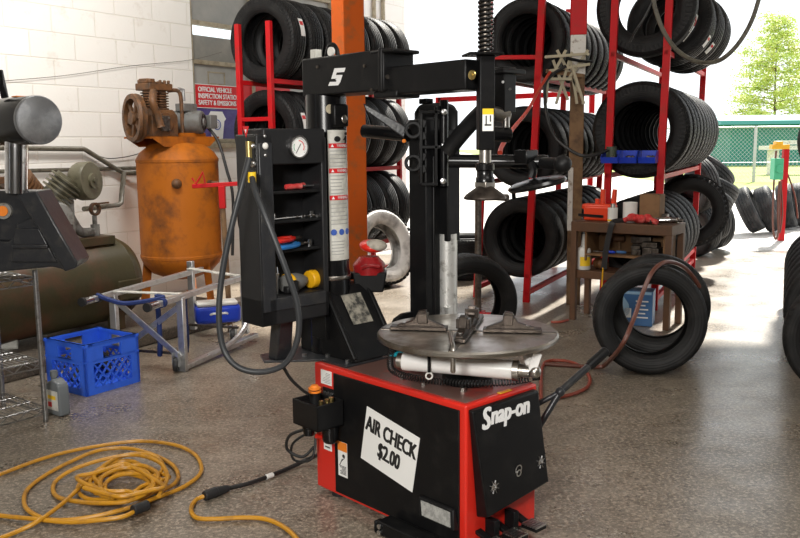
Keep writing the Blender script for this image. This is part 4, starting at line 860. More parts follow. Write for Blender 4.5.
for a in (30,150,270):
    q=radians(a); mb=MB(); mb.bar((cos(q)*(R_-.05),sin(q)*(R_-.05),zb_+.16),(cos(q)*(R_-.01),sin(q)*(R_-.01),0),.07,.012,(sin(q),-cos(q),0)); mb.b2((cos(q)*R_-.05,sin(q)*R_-.05,0),(cos(q)*R_+.05,sin(q)*R_+.05,.012)); mb.build('leg',M['rust_orange'],t)
mb=MB(); mb.cyl((.02,-R_+.02,zt_-.33),(.02,-R_-.03,zt_-.33),.02); mb.tube([(.02,-R_-.03,zt_-.33),(.06,-R_-.07,zt_-.33)],.012); mb.build('tank_port',M['rust_brown'],t); mb=MB(); mb.ell((-.24,-.24,zt_-.33),(.04,.04,.04)); mb.build('tank_port',M['rust_brown'],t)
mb=MB(); mb.b2((-.40,-.15,zt_+.02),(.33,.15,zt_+.035)); 
for s_ in (-1,1): mb.hexa([(-.26,s_*.145-.006,zt_-.045),(.22,s_*.145-.006,zt_-.045),(.22,s_*.145+.006,zt_-.045),(-.26,s_*.145+.006,zt_-.045)],[(-.40,s_*.145-.006,zt_+.035),(.33,s_*.145-.006,zt_+.035),(.33,s_*.145+.006,zt_+.035),(-.40,s_*.145+.006,zt_+.035)])
pl_=mb.build('platform',M['rust_orange'],t)
PX=-.215; pz0=zt_+.035
mb=MB(); mb.b2((PX-.13,-.12,pz0),(PX+.13,.12,pz0+.16)); mb.cyl((PX,-.13,pz0+.11),(PX,-.12,pz0+.11),.08); mb.hexa([(PX-.13,-.12,pz0+.16),(PX+.13,-.12,pz0+.16),(PX+.13,.12,pz0+.16),(PX-.13,.12,pz0+.16)],[(PX-.11,-.09,pz0+.21),(PX+.11,-.09,pz0+.21),(PX+.11,.09,pz0+.21),(PX-.11,.09,pz0+.21)]); pm=mb.build('pump',M['rust_brown'],t,.008)
mb=MB()
for dx in (-.035,.055):
    for i in range(7): mb.lathe([(.055,0),(.075,.004),(.075,.010),(.055,.014)],(PX+dx,0,pz0+.21+i*.02),n=18)
    mb.cyl((PX+dx,0,pz0+.20),(PX+dx,0,pz0+.36),.056)
mb.build('cylinder',M['rust_brown'],pm)
mb=MB(); mb.b2((PX-.105,-.085,pz0+.355),(PX+.125,.085,pz0+.41)); mb.b2((PX-.10,-.05,pz0+.41),(PX-.02,.05,pz0+.445)); mb.b2((PX+.0,-.04,pz0+.41),(PX+.09,.04,pz0+.425)); [mb.cyl((PX+dx,dy,pz0+.41),(PX+dx,dy,pz0+.437),.014,n=6) for dx in (-.085,.02,.065,.105) for dy in (-.06,.06)]; mb.build('head',M['rust_brown'],pm,.006)
# flywheel with spokes, its axle along the depth of the platform
fwc=V((PX-.22,-.03,pz0+.14)); 
mb=MB(); mb.lathe([(.145,-.03),(.18,-.03),(.185,-.01),(.17,0),(.185,.01),(.18,.03),(.145,.03)],fwc,(.95,-.31,0),40,True); mb.lathe([(.001,-.035),(.05,-.035),(.05,.035),(.001,.035)],fwc,(.95,-.31,0),20)
fa=V((.95,-.31,0)).normalized(); fx=fa.cross(V((0,0,1)))
for i in range(6): q=2*pi*i/6+.2; dr=fx*cos(q)+V((0,0,1))*sin(q); mb.bar(fwc+dr*.04,fwc+dr*.15,.035,.02,fa)
mb.build('flywheel',M['rust_brown'],t)
mb=MB(); mb.cyl(fwc,(PX,-.0,pz0+.13),.022); mb.build('axle',M['steel_dark'],t)
mb=MB(); mb.tube(spline([(PX-.11,-.13,pz0+.34),(PX-.16,-.17,pz0+.26),(PX-.12,-.17,pz0+.16),(PX-.10,-.18,pz0+.07)]),[.03]*24+[.036],12); mb.build('intake_pipe',M['rust_brown'],t)
mb=MB(); mb.tube(spline([(PX+.12,-.03,pz0+.36),(PX+.20,-.06,pz0+.36),(PX+.22,-.07,pz0+.28),(PX+.22,-.07,pz0+.02)]),.016,10); mb.build('discharge_pipe',M['rust_brown'],t)
mb=MB(); mb.b2((PX-.05,-.14,pz0+.04),(PX+.03,-.118,pz0+.16)); [mb.cyl((PX+dx,-.135,pz0+dz),(PX+dx,-.15,pz0+dz),.01,n=6) for dx in (-.04,.02) for dz in (.05,.14)]; mb.build('inspection_cover',M['steel_dark'],pm,.003)
MXc=V((.09,-.04,pz0+.115))
mb=MB(); md=V((.45,-.89,0)).normalized(); mb.lathe([(.001,-.15),(.075,-.145),(.094,-.12),(.094,.105),(.09,.125),(.072,.138),(.001,.14)],MXc,md,30); mo=mb.build('motor',M['grey_motor'],t); mo['label']='dusty grey electric motor'
mb=MB(); mx_=md.cross(V((0,0,1)))
for i in range(6):
    q=2*pi*i/6; 
    for dq in (-.28,0,.28): dr=mx_*cos(q+dq)+V((0,0,1))*sin(q+dq); mb.bar(MXc+md*.1335+dr*.038,MXc+md*.1335+dr*.066,.016,.012,md)
mb.build('vent',M['ink'],mo); mb=MB(); mb.lathe([(.001,.016),(.03,.014),(.034,0)],MXc+md*.135,md,18); mb.build('end_boss',M['grey_motor'],mo)
mb=MB(); mb.b2(MXc+V((-.08,-.05,.085)),MXc+V((.07,.05,.15))); mb.build('terminal_box',M['grey_motor'],mo,.008)
mb=MB(); mb.b2(MXc+V((.14,-.12,-.05)),MXc+V((.22,-.02,.06))); mb.build('switch_box',M['grey_motor'],mo,.006)
mb=MB(); mb.tube([MXc+V((-.03,0,.17)),MXc+V((-.03,0,.26)),MXc+V((-.08,0,.265))],.014,10); mb.build('conduit',M['galv'],mo)
mb=MB(); mb.tube(spline([MXc+V((.17,-.07,-.05)),MXc+V((.20,-.14,-.16)),MXc+V((.20,-.22,-.38)),MXc+V((.22,-.26,-.62)),MXc+V((.2,-.25,-1.1))]),.013,8); mb.build('power_cable',M['black_cord'],mo)
mb=MB(); mb.b2(MXc+V((-.12,-.08,-.115)),MXc+V((.12,.08,-.085))); mb.build('motor_foot',M['rust_orange'],mo)
# --- horizontal compressor
Zt=.40; HR=.30
He=V((at(112,272,6.05).x,6.05,0)); hd_=V((.53,.848,0)).normalized()
t=thing('air_compressor','olive rusty horizontal air compressor with a ribbed pump, behind the wire shelf','compressor',He+V((0,0,KZ)),math.atan2(hd_.y,hd_.x))
zc=at(112,278,6.0).z-KZ
mb=MB(); L_=1.75; mb.lathe([(.001,.13),(.10,.125),(.20,.09),(HR-.03,.04),(HR,-.02),(HR,-.04),(HR+.003,-.045),(HR,-.05),(HR,-L_),(HR-.03,-L_-.06),(.2,-L_-.11),(.001,-L_-.14)],(0,0,zc),(1,0,0),56); ht=mb.build('tank',M['olive'],t)
mb=MB(); mb.cyl((.08,-.12,zc-.08),(.125,-.13,zc-.08),.035); mb.build('tank_plug',M['rust_brown'],ht)
mb=MB(); mb.b2((-.20,-HR-.008,zc-.12),(.0,-HR+.06,zc+.02)); mb.build('tank_plate',M['olive'],ht,.01)
for x in (-.15,-1.5):
    for y in (-.2,.2): mb=MB(); mb.b2((x-.05,y-.03,0),(x+.05,y+.03,zc-.2)); mb.build('leg',M['olive'],t)
top=zc+HR
mb=MB(); mb.b2((-1.15,-.18,top-.04),(-.10,.20,top+.02)); mb.build('bed',M['olive'],t,.005)
pc=V((-.56,-.06,top+.16))
mb=MB(); mb.b2(pc+V((-.15,-.12,-.14)),pc+V((.15,.14,.14))); mb.cyl(pc+V((0,-.12,-.0)),pc+V((0,-.15,0)),.12); cr=mb.build('crankcase',M['cast_grey'],t,.02,3)
mb=MB(); [mb.cyl(pc+V((dx,-.145,dz)),pc+V((dx,-.19,dz)),.022,n=8) for dx,dz in ((-.02,.05),(.03,-.06))]; [mb.cyl(pc+V((dx,-.12,dz)),pc+V((dx,-.135,dz)),.014,n=6) for dx in (-.12,.12) for dz in (-.11,.11)]; mb.b2(pc+V((-.02,-.18,-.09)),pc+V((.08,-.15,-.03))); mb.build('fitting',M['steel_dark'],cr)
ad=V((.42,-.30,.62)).normalized(); ao=pc+V((.02,0,.08))
mb=MB(); prof=[(.001,0)]
for i in range(7): h=.03+i*.03; prof+=[(.085,h-.006),(.115,h-.004),(.115,h+.008),(.085,h+.010)]
mb.lathe(prof+[(.085,.24),(.001,.24)],ao,ad,28); mb.build('ribbed_cylinder',M['olive_light'],t)
fd=V((.30,-.95,.05)).normalized(); fc_=ao+ad*.17+V((.15,-.05,.03))
mb=MB(); mb.lathe([(.09,-.07),(.118,-.065),(.128,-.04),(.128,.03),(.121,.04),(.05,.045),(.05,.06),(.02,.062),(.02,.072),(.001,.072)],fc_,fd,36); mb.build('end_cap',M['olive_light'],t)
ao2=pc+V((-.05,.02,.10)); ad2=V((-.55,-.1,.6)).normalized()
mb=MB(); mb.lathe(prof+[(.085,.24),(.001,.24)],ao2,ad2,28); mb.build('ribbed_cylinder',M['rust_brown'],t)
mb=MB(); mb.lathe([(.20,-.03),(.24,-.03),(.24,.03),(.20,.03)],pc+V((-.32,-.02,.05)),(0,1,0),36,True); mb.lathe([(.001,-.03),(.05,-.03),(.05,.03),(.001,.03)],pc+V((-.32,-.02,.05)),(0,1,0),16); [mb.bar(pc+V((-.32,-.02,.05)),pc+V((-.32+.21*cos(q),-.02,.05+.21*sin(q))),.04,.02,(0,1,0)) for q in (0,1.05,2.1,3.14,4.2,5.2)]; mb.build('flywheel',M['rust_brown'],t)
mb=MB(); mb.b2((-1.15,.0,top+.02),(-.75,.22,top+.42)); mb.build('belt_guard',M['olive_light'],t,.02)
g_=V((-.20,-.10,top)); mb=MB(); mb.cyl(g_+V((0,0,-.02)),g_+V((0,0,.10)),.03); mb.cyl(g_+V((0,0,.10)),g_+V((0,0,.16)),.016); mb.tube(spline([g_+V((-.02,0,.05)),g_+V((-.12,0,.06)),g_+V((-.18,0,.14)),g_+V((-.19,.02,.20))]),.032,10); mb.build('check_valve',M['cast_grey'],t)
mb=MB(); mb.lathe([(.030,-.012),(.045,-.012),(.045,.012),(.030,.012)],g_+V((0,-.01,.205)),(.1,-1,0),22,True); mb.bar(g_+V((.03,-.01,.24)),g_+V((.11,-.02,.243)),.012); mb.build('ring_gauge',M['rust_brown'],t)
# --- pipes on the wall
def pipe(name,label,pts,r,mt,cat='pipe'):
    t=bpy.data.objects.new('x',None) if False else None
    mb=MB(); mb.tube(pts,r,10); o=mb.build(name,mt); return tag(o,label,cat)
ww=lambda px,py,off=.06: onwall(px,py,off)
pipe('air_pipe','olive air pipe along the wall that bends down to the orange tank',[ww(-60,147),ww(84,149),ww(86,150),ww(118,170),ww(124,173,.06),ww(135,173,.1),ww(141,173,.2)],.02,M['pipe'])
pipe('air_pipe','thinner level pipe along the wall below the bent air pipe',[ww(-60,173,.04),ww(138,168,.04)],.016,M['pipe'])
pipe('air_pipe','elbow pipe dropping from the air pipe towards the horizontal compressor',[ww(124,173,.1),ww(122,190,.16),ww(121,203,.22),ww(118,205,.26),ww(84,209,.45)],.02,M['pipe'])
pipe('wall_wire','thin dark cable sagging along the wall behind the air pipe',spline([ww(86,149,.03),ww(105,158,.03),ww(125,157,.03),ww(141,153,.03)]),.0035,M['black_cord'],'cable')
pipe('wall_wire','pale thin wire rising across the block wall to the window',spline([ww(-40,84,.02),ww(60,76,.02),ww(130,66,.02),ww(190,60,.02),ww(222,52,.02)]),.0022,M['pipe'],'cable')

# ================================================================== wire shelf and press in the left foreground
sc_=V((-1.765,4.08,0)); sdx=V((-.62,-.785,0)).normalized(); sdy=V((-.785,.62,0)).normalized()
W_,D_=.75,.42; sz=[.075,.31,.725]
t=thing('wire_shelf','chrome wire shelf unit at the left edge carrying the black press','shelf',sc_)
def SP(a,b,z): return sdx*a+sdy*b+V((0,0,z))
for a in (0,W_):
    for b in (0,D_):
        mb=MB(); mb.cyl(SP(a,b,0),SP(a,b,.76),.0125,n=12)
        for i in range(26): mb.lathe([(.0126,0),(.0136,.002),(.0126,.004)],SP(a,b,.02+i*.028),n=10)
        mb.build('post',M['shelf_wire'],t)
for z in sz:
    mb=MB()
    for q in (0,-.035):
        mb.tube([SP(0,0,z+q),SP(W_,0,z+q),SP(W_,D_,z+q),SP(0,D_,z+q)],.004,6,True)
    n=16
    for i in range(n): 
        for b in (0,D_): mb.tube([SP(W_*i/n,b,z-.035 if i%2 else z),SP(W_*(i+1)/n,b,z if i%2 else z-.035)],.0025,5)
    n=9
    for i in range(n):
        for a in (0,W_): mb.tube([SP(a,D_*i/n,z-.035 if i%2 else z),SP(a,D_*(i+1)/n,z if i%2 else z-.035)],.0025,5)
    for i in range(1,30): mb.tube([SP(W_*i/30,0,z+.003),SP(W_*i/30,D_,z+.003)],.0022,5)
    for b in (.33,.66): mb.tube([SP(0,D_*b,z),SP(W_,D_*b,z)],.003,5)
    mb.build('tray',M['shelf_wire'],t)
# press
PY=3.95; pt_=at(20,268,PY)
t=thing('bead_press','heavy black press with a fat drum head on a chrome post','press',(pt_.x,PY,sz[2]+.006))
def PR(px,py,Y=PY): return at(px,py,Y)-V((pt_.x,PY,sz[2]+.006))
ux=V((1,0,0)); uz=V((0,0,1)); tv=V((-.10,.22,0))
zb2=PR(20,270).z
def poly(pp,Y=PY): return [(PR(a,b,Y).x,max(PR(a,b,Y).z,0.0)) for a,b in pp]
mb=MB(); mb.prism(poly([(-45,191),(38,191),(40,196),(44,206),(44,242),(-45,242)]),(0,.02,0),ux,uz,(-.03,.14,0)); mb.build('bracket_block',M['charcoal'],t,.012,3)
mb=MB(); mb.prism(poly([(19,194),(39,190.5),(80,262),(78,267),(67,271),(62,262)]),(0,-.03,0),ux,uz,(-.03,.24,0)); mb.build('sloping_rib',M['charcoal'],t,.008,3)
mb=MB(); mb.prism(poly([(-45,238),(8,242),(17,234),(16,224),(30,218),(44,222),(67,262),(66,270),(52,267),(0,272),(-45,273)]),(0,-.0,0),ux,uz,(-.04,.20,0)); mb.build('cast_base',M['charcoal'],t,.008,3)
mb=MB(); mb.prism(poly([(16,228),(40,228),(58,262),(12,262)]),(0,-.012,0),ux,uz,(0,.02,0)); mb.bar(PR(14,246)+V((0,-.016,0)),PR(50,246)+V((0,-.016,0)),.02,.02); mb.build('web_rib',M['charcoal'],t,.006,3)
mb=MB(); mb.cyl(PR(16.5,193),PR(16.5,134),.050,n=28); mb.build('chrome_post',M['chrome'],t)
e0=at(40,120,3.80)-V((pt_.x,PY,sz[2]+.006)); dd=V((-.74,.66,0)).normalized(); DR=.107
mb=MB(); mb.lathe([(.001,0),(.088,0),(.092,.003),(.098,.003),(.104,.006),(DR,.014),(DR,.50),(.098,.51),(.001,.51)],e0,dd,48); dh=mb.build('drum_head',M['black_gloss'],t)
mb=MB(); mb.lathe([(.001,-.001),(.09,-.001),(.094,.002),(.103,.003),(.1075,.012),(.1072,.020)],e0,dd,48); o=mb.build('drum_face',mat('ground_steel_face',(.20,.205,.215),.45,.7,c2=(.33,.335,.34),scale=9,lo=.45,hi=.7,bump=.2,bscale=120),dh)
mb=MB(); q=e0+dd*.17; mb.box(q+V((0,0,DR+.001)),(.05,.06,.004),Matrix.Rotation(radians(-42),3,'Z')); mb.build('orange_sticker',M['orange_ink'],dh)
mb=MB(); mb.bar(PR(5,98,3.9),PR(-1,70,3.9),.018,.03); mb.build('handle',M['black_gloss'],dh,.003)
mb=MB(); b=PR(3,211,PY); mb.cyl(b+V((0,.022,0)),b+V((0,.0,0)),.038); kb=mb.build('knob',M['cast_grey'],t); mb=MB(); mb.cyl(b+V((0,.002,0)),b+V((0,-.006,0)),.024); mb.build('knob_centre',M['orange_ink'],kb)
# grey oil bottle
b0=on(59,414); t=thing('oil_bottle','grey plastic oil bottle standing between the wire shelf and the blue crate','bottle',b0,radians(-35))
mb=MB(); mb.prism([(-.055,0),(.055,0),(.058,.01),(.058,.15),(.05,.17),(.01,.188),(.0,.188),(-.05,.165),(-.058,.15),(-.058,.01)],(0,-.03,0),(1,0,0),(0,0,1),(0,.06,0)); mb.build('body',M['grey_bottle'],t,.010,3)
mb=MB(); mb.cyl((-.02,0,.18),(-.02,0,.20),.016); mb.cyl((-.02,0,.198),(-.02,0,.225),.020,.018); mb.build('cap',M['grey_bottle'],t)
mb=MB(); mb.b2((-.046,-.0325,.03),(.044,-.030,.13)); lb_=mb.build('label',M['worn_paper'],t); mb=MB(); mb.b2((-.036,-.0335,.085),(.03,-.0326,.105)); mb.build('print',M['yellow_ink'],lb_); mb=MB(); mb.b2((-.036,-.0335,.045),(-.005,-.0326,.07)); mb.build('print',M['red_ink'],lb_)
b0=on(3,347,KZ); t=thing('carton','small open cream carton behind the wire shelf on the kerb','box',b0,.4); mb=MB()
for lo_,hi_ in (((-.09,-.09,0),(.09,.09,.01)),((-.09,-.09,0),(-.08,.09,.12)),((.08,-.09,0),(.09,.09,.12)),((-.09,-.09,0),(.09,-.08,.12)),((-.09,.08,0),(.09,.09,.12))): mb.b2(lo_,hi_)
mb.build('carton_shell',M['worn_paper'],t); mb=MB(); mb.tube(spline([(-.06,0,.06),(0,.03,.15),(.06,-.02,.08)]),.03,8); mb.build('contents',M['dark_rubber'],t)
# blue milk crate
cA=on(87,397); cw=.40; ch=.285; crz=math.atan2(.46,-.40)
cu=V((-.83,.56,0)).normalized(); cvv=V((.36,.93,0)); cvv=V((cu.y,-cu.x,0)); 
t=thing('milk_crate','blue plastic milk crate with lattice sides and hand holes on the floor','crate',cA,math.atan2(cvv.y,cvv.x))
cx_,cy_=.36,.355
mb=MB()
def side(o,u,L):
    o=V(o);u=V(u); n=u.cross(V((0,0,1)))
    def B(a0,a1,z0,z1,th=.014,inw=0): 
        p=[o+u*a0,o+u*a1]; q=-n*th
        vs=[p[0]+V((0,0,z0)),p[1]+V((0,0,z0)),p[1]+V((0,0,z0))+q,p[0]+V((0,0,z0))+q]; mb.hexa(vs,[x+V((0,0,z1-z0)) for x in vs])
    B(0,L,0,.035); B(0,.055,.035,ch); B(L-.055,L,.035,ch); B(.055,L-.055,.17,.19); B(.055,L-.055,ch-.028,ch)
    h=.06; B(.055,L/2-h,.19,ch-.028); B(L/2+h,L-.055,.19,ch-.028); B(-.006,L+.006,ch-.016,ch,.02); B(-.004,L+.004,.183,.19,.018)
    # lattice
    z0,z1=.035,.172; H_=z1-z0; sp_=.054
    k=-4
    while k*sp_<L:
        for s_ in (1,-1):
            a0=.055+k*sp_; a1=a0+H_*.85
            lo_,hi_=.05,L-.05
            f0=max(0,(lo_-a0)/(a1-a0)); f1=min(1,(hi_-a0)/(a1-a0))
            if f1>f0:
                za,zb3=(z0+H_*f0,z0+H_*f1) if s_==1 else (z1-H_*f0,z1-H_*f1)
                mb.bar(o+u*(a0+(a1-a0)*f0)-n*.006+V((0,0,za)),o+u*(a0+(a1-a0)*f1)-n*.006+V((0,0,zb3)),.0075,.008,n)
        k+=1
# outline in local axes: x along cvv (.40), y along cu (.42)
side((0,0,0),(1,0,0),cx_); side((cx_,0,0),(0,1,0),cy_); side((cx_,cy_,0),(-1,0,0),cx_); side((0,cy_,0),(0,-1,0),cy_)
mb.b2((.01,.01,0),(cx_-.01,cy_-.01,.012)); mb.build('crate_shell',M['blue_crate'],t)
for i,(x,y,rz,L,lab) in enumerate(((.18,.2,.5,.2,'black scrap lying inside the blue milk crate, left piece'),(.26,.26,-.4,.16,'black scrap lying inside the blue milk crate, right piece'))):
    mb=MB(); mb.tube(spline([(-L/2,0,.02),(-L/4,.04,.10),(0,-.03,.16),(L/4,.03,.12),(L/2,0,.05)]),.022,8); o=mb.build('rubber_scrap',M['dark_rubber']); 
    q=cA+cvv*x+cu*y; o.location=q+V((0,0,.01)); o.rotation_euler=(0,0,rz); tag(o,lab,'scrap')

# ================================================================== aluminium frame on castors
B0=V((-1.40,4.72,0)); fd_=V((.30,.954,0)).normalized(); fn=V((.954,-.30,0))
t=thing('roller_frame','aluminium frame with long side tubes, crossed braces and blue straps on castors','frame',(0,0,0)); t.location=B0
def FP(s_,x,z): return fd_*s_-fn*x+V((0,0,z))     # s along the tubes, x towards the wall side
FW=.47; tz=.455
for x in (0,FW):
    mb=MB(); mb.bar(FP(.0 if x==0 else .05,x,tz),FP(1.35,x,tz),.036,.036); tb=mb.build('side_tube',M['alu'],t,.006)
    mb=MB(); mb.cyl(FP(-.03 if x==0 else .02,x,tz),FP(.05 if x==0 else .10,x,tz),.022,n=16); mb.build('end_sleeve',M['chrome'],tb)
    mb=MB(); mb.cyl(FP(-.05 if x==0 else 0,x,tz),FP(-.03 if x==0 else .02,x,tz),.026,n=16); mb.build('end_cap',M['dark_rubber'],tb)
    mb=MB(); mb.cyl(FP(.09 if x==0 else .14,x,tz),FP(.12 if x==0 else .17,x,tz),.028,n=16); mb.build('clamp_ring',M['navy'] if x==0 else M['dark_rubber'],tb)
for (s_,x,z0,z1) in ((.30,0,.0,tz),(.30,FW,.0,tz),(1.20,FW,.04,tz+.08),(1.1,0,.06,tz)):
    mb=MB(); mb.bar(FP(s_,x,z0),FP(s_,x,z1),.045,.035,fd_); mb.build('leg',M['alu'],t,.004)
mb=MB(); mb.bar(FP(.30,FW,tz-.03),FP(.275,0,.09),.036,.010,fd_); mb.build('brace',M['alu'],t,.002)
mb=MB(); mb.bar(FP(.30,0,tz-.05),FP(.325,FW,.09),.036,.010,fd_); mb.build('brace',M['alu'],t,.002)
mb=MB(); mb.bar(FP(.30,0,.025),FP(1.15,-.05,.04),.045,.03); mb.build('bottom_rail',M['alu'],t,.004)
mb=MB(); mb.bar(FP(1.15,0,.30),FP(.32,0,.03),.02,.03) if False else mb.tube(spline([FP(.55,-.02,.03),FP(.85,-.06,.08),FP(1.05,-.07,.22),FP(1.1,-.05,.40)]),.018,8); mb.build('curved_rail',M['alu'],t)
for a,z in ((.33,.10),(1.0,.12)):
    mb=MB(); mb.bar(FP(a,.0,z),FP(a,FW,z),.016,.016); mb.build('axle_rod',M['steel_dark'],t)
for a,b_ in ((FP(.28,FW-.02,tz+.018),FP(.34,.0,tz+.012)),(FP(1.18,FW,tz+.03),FP(1.02,.0,tz+.02))):
    mb=MB(); mb.bar(a,b_,.05,.006,uz); mb.build('cross_slat',M['worn_paper'],t)
for (s_,x) in ((.22,.0),(.34,.06),(.36,FW-.06),(1.02,.05)):
    mb=MB(); mb.lathe([(.012,-.014),(.042,-.014),(.046,0),(.042,.014),(.012,.014)],FP(s_+.05,x+.03,.047),fn+fd_*.3,20,True); cs_=mb.build('castor',M['dark_rubber'],t)
    mb=MB(); mb.bar(FP(s_+.05,x+.03,.047)+fn*.02,FP(s_+.05,x+.03,.12)+fn*.02,.03,.004,fn); mb.bar(FP(s_+.05,x+.03,.047)-fn*.02,FP(s_+.05,x+.03,.12)-fn*.02,.03,.004,fn); mb.cyl(FP(s_+.05,x+.03,.047)-fn*.02,FP(s_+.05,x+.03,.047)+fn*.02,.014); mb.build('fork',M['galv'],cs_)
for (a,b_,z) in ((.30,.16,.0),(.36,.20,.05),(.42,.05,.1)):
    mb=MB(); mb.tube(spline([FP(a,b_+.0,tz-.005),FP(a+.02,b_+.01,.30),FP(a-.01,b_-.01,.16),FP(a+.01,b_+.01,.085)]),.016,6); 
    mb.v=[tuple(V(p)) for p in mb.v]; mb.build('strap',M['navy'],t)
mb=MB(); mb.tube(spline([FP(.14,FW,tz+.02),FP(.18,FW*.7,tz-.03),FP(.22,FW*.4,tz-.02),FP(.26,FW*.2,tz-.0),FP(.30,.16,tz)]),.014,6); mb.build('strap',M['navy'],t)
# wrapped blue thing behind it on the kerb
b0=on(218,322,KZ); t=thing('tool_case','dark blue case with a white top behind the aluminium frame','case',b0,radians(20))
mb=MB(); mb.b2((-.16,-.07,0),(.16,.07,.13)); mb.build('case',M['blue_bin'],t,.03,3); mb=MB(); mb.b2((-.15,-.065,.125),(.14,.06,.16)); mb.build('lid',M['white_plastic'],t,.02,3); mb=MB(); mb.tube(spline([(-.06,-.072,.07),(-.04,-.095,.08),(.04,-.095,.08),(.06,-.072,.07)]),.008,6); mb.build('handle',M['white_plastic'],t)
# crumpled red and white cans under the horizontal tank
for i,(px,py,c_,lab) in enumerate(((90,313,'cloth_red','crumpled red can on the kerb below the olive tank'),(97,315,'white_plastic','crushed white cup beside the red can below the olive tank'),(104,312,'cloth_red','second red can at the right end below the olive tank'))):
    p=on(px,py+4,KZ); mb=MB(); mb.lathe([(.001,0),(.028,.002),(.032,.02),(.024,.05),(.033,.075),(.028,.10),(.001,.102)],(-.05,0,.034),(1,.2*i,0),14); o=mb.build('can',M[c_]); o.location=p; o.rotation_euler=(0,0,.7*i-.4); tag(o,lab,'can')
# red T handled stand between the orange tank and the cabinet
b0=V((at(222,188,6.1).x,6.1,0)); t=thing('jack_handle','red T-shaped bar on a worn steel pole beside the orange tank','tool',b0)
zt2=at(222,186,6.1).z
mb=MB(); mb.bar((-.21,0,zt2),(.22,.02,zt2+.02),.04,.03); mb.bar((0,0,zt2),(0,0,zt2-.16),.045,.045); mb.build('tee',M['rack_red'],t,.004); mb=MB(); mb.cyl((0,0,zt2-.15),(.02,.0,0.0),.020,n=14); mb.build('pole',M['timber'],t)
b1=at(196,181,6.05); mb=MB(); mb.tube([at(192,178,6.05),at(196,184,6.05),at(203,172,6.05),at(205,183,6.05)],.008,6); o=mb.build('wire_hook',M['rack_red']); tag(o,'small red zigzag hook hung in front of the orange tank','hook')

# ================================================================== workbench
BW,BD,BH=.76,.32,.755; BR=V((1.29,6.40,0)); bx=V((.82,-.572,0)).normalized(); by=V((-bx.y,bx.x,0))
t=thing('workbench','narrow rusty brown workbench with two lower shelves beside the timber post','bench',BR,math.atan2(bx.y,bx.x)); BENCH=t
mb=MB(); mb.b2((0,0,BH-.075),(BW,BD,BH)); mb.build('top',M['bench'],t,.006)
for x in (.022,BW-.022):
    for y in (.022,BD-.022): mb=MB(); mb.b2((x-.022,y-.022,0),(x+.022,y+.022,BH-.07)); mb.build('leg',M['bench'],t,.004)
mb=MB(); mb.b2((.03,.02,.325),(BW-.03,BD-.02,.385)); mb.build('shelf',M['bench'],t,.004)
mb=MB(); mb.b2((.11,.03,.50),(BW-.06,BD-.02,.515)); mb.build('shelf',M['wood_box'],t,.003)
mb=MB(); mb.b2((.11,.28,.515),(BW-.06,.30,BH-.075)); mb.b2((.10,.03,.46),(.115,BD-.02,BH-.075)); mb.b2((BW-.075,.05,.385),(BW-.06,BD-.02,BH-.075)); mb.build('inner_box',M['wood_box'],t,.003)
def onB(o,x,y,z,rz=0): o.matrix_world=Matrix.Translation(BR)@Matrix.Rotation(math.atan2(bx.y,bx.x),4,'Z')@Matrix.Translation((x,y,z))@Matrix.Rotation(rz,4,'Z'); return o
t=onB(thing('tool_caddy','orange red plastic tool caddy at the left end of the bench top','caddy'),.15,.17,BH+.001)
mb=MB(); mb.b2((-.10,-.06,0),(.12,.06,.11)); mb.b2((-.12,-.05,.08),(.13,.05,.125)); mb.build('body',M['caddy'],t,.015,3)
mb=MB(); mb.cyl((.03,0,.10),(.03,0,.235),.021,.017); mb.build('handle',M['caddy'],t); mb=MB(); mb.cyl((.105,.02,.10),(.115,.02,.235),.022,.018); mb.cyl((-.02,.02,.10),(-.02,.02,.16),.018); mb.build('handle',M['caddy'],t); mb=MB(); mb.bar((-.14,-.05,.04),(.06,-.063,.035),.016,.02); mb.build('strap',M['black_plastic'],t)
def tin(name,label,x,y,z,r,h,ml,lid=True):
    t=onB(thing(name,label,'tin'),x,y,z); mb=MB(); mb.lathe([(.001,0),(r,0),(r+.001,.004),(r,.008),(r,h-.008),(r+.001,h-.004),(r,h),(r-.004,h),(r-.005,h-.004),(.001,h-.004)],(0,0,0),n=28); mb.build('body',M['white_plastic'],t)
    mb=MB(); mb.lathe([(r+.0008,.006),(r+.0008,.02)],(0,0,0),n=28); mb.build('band',M[ml],t)
    if lid: mb=MB(); mb.cyl((0,0,h),(0,0,h+.03),r*.5,r*.45); mb.build('cap',M['steel'],t)
tin('small_tin','small white tin with a yellow base band on the bench top','%s',.0,0,0,0,'') if False else None
tin('cement_tin','small white tin with a yellow base band on the bench top',.29,.09,BH+.001,.036,.105,'yellow_ink')
tin('paint_tin','larger white tin between the small tin and the brown box on the bench','' if False else .40,.15,BH+.001,.052,.145,'grey_ink',False)
o=MB().b2((-.075,-.06,0),(.075,.06,.205)).build('brown_box',M['wood_box'],None,.004); onB(o,.54,.22,BH+.001); tag(o,'plain brown upright box at the back of the bench top','box')
mb=MB()
for i in range(9): 
    a=random.uniform(0,6.28); mb.ell((random.uniform(-.06,.06),random.uniform(-.04,.04),random.uniform(.022,.05)),(random.uniform(.03,.05),random.uniform(.022,.032),random.uniform(.02,.032)),12,Matrix.Rotation(a,3,'Z'))
mb.tube(spline([(.06,0,.04),(.10,-.02,.03),(.14,-.03,.018)]),.020,8); mb.tube(spline([(-.06,0,.04),(-.09,-.01,.03),(-.11,-.015,.02)]),.018,8)
o=mb.build('red_glove',M['cloth_red']); onB(o,.50,.07,BH-.002); tag(o,'crumpled red work glove on the front of the bench top','glove')
t=onB(thing('air_gun','chrome air tool lying at the right end of the bench top','tool'),.66,.11,BH+.001,.3)
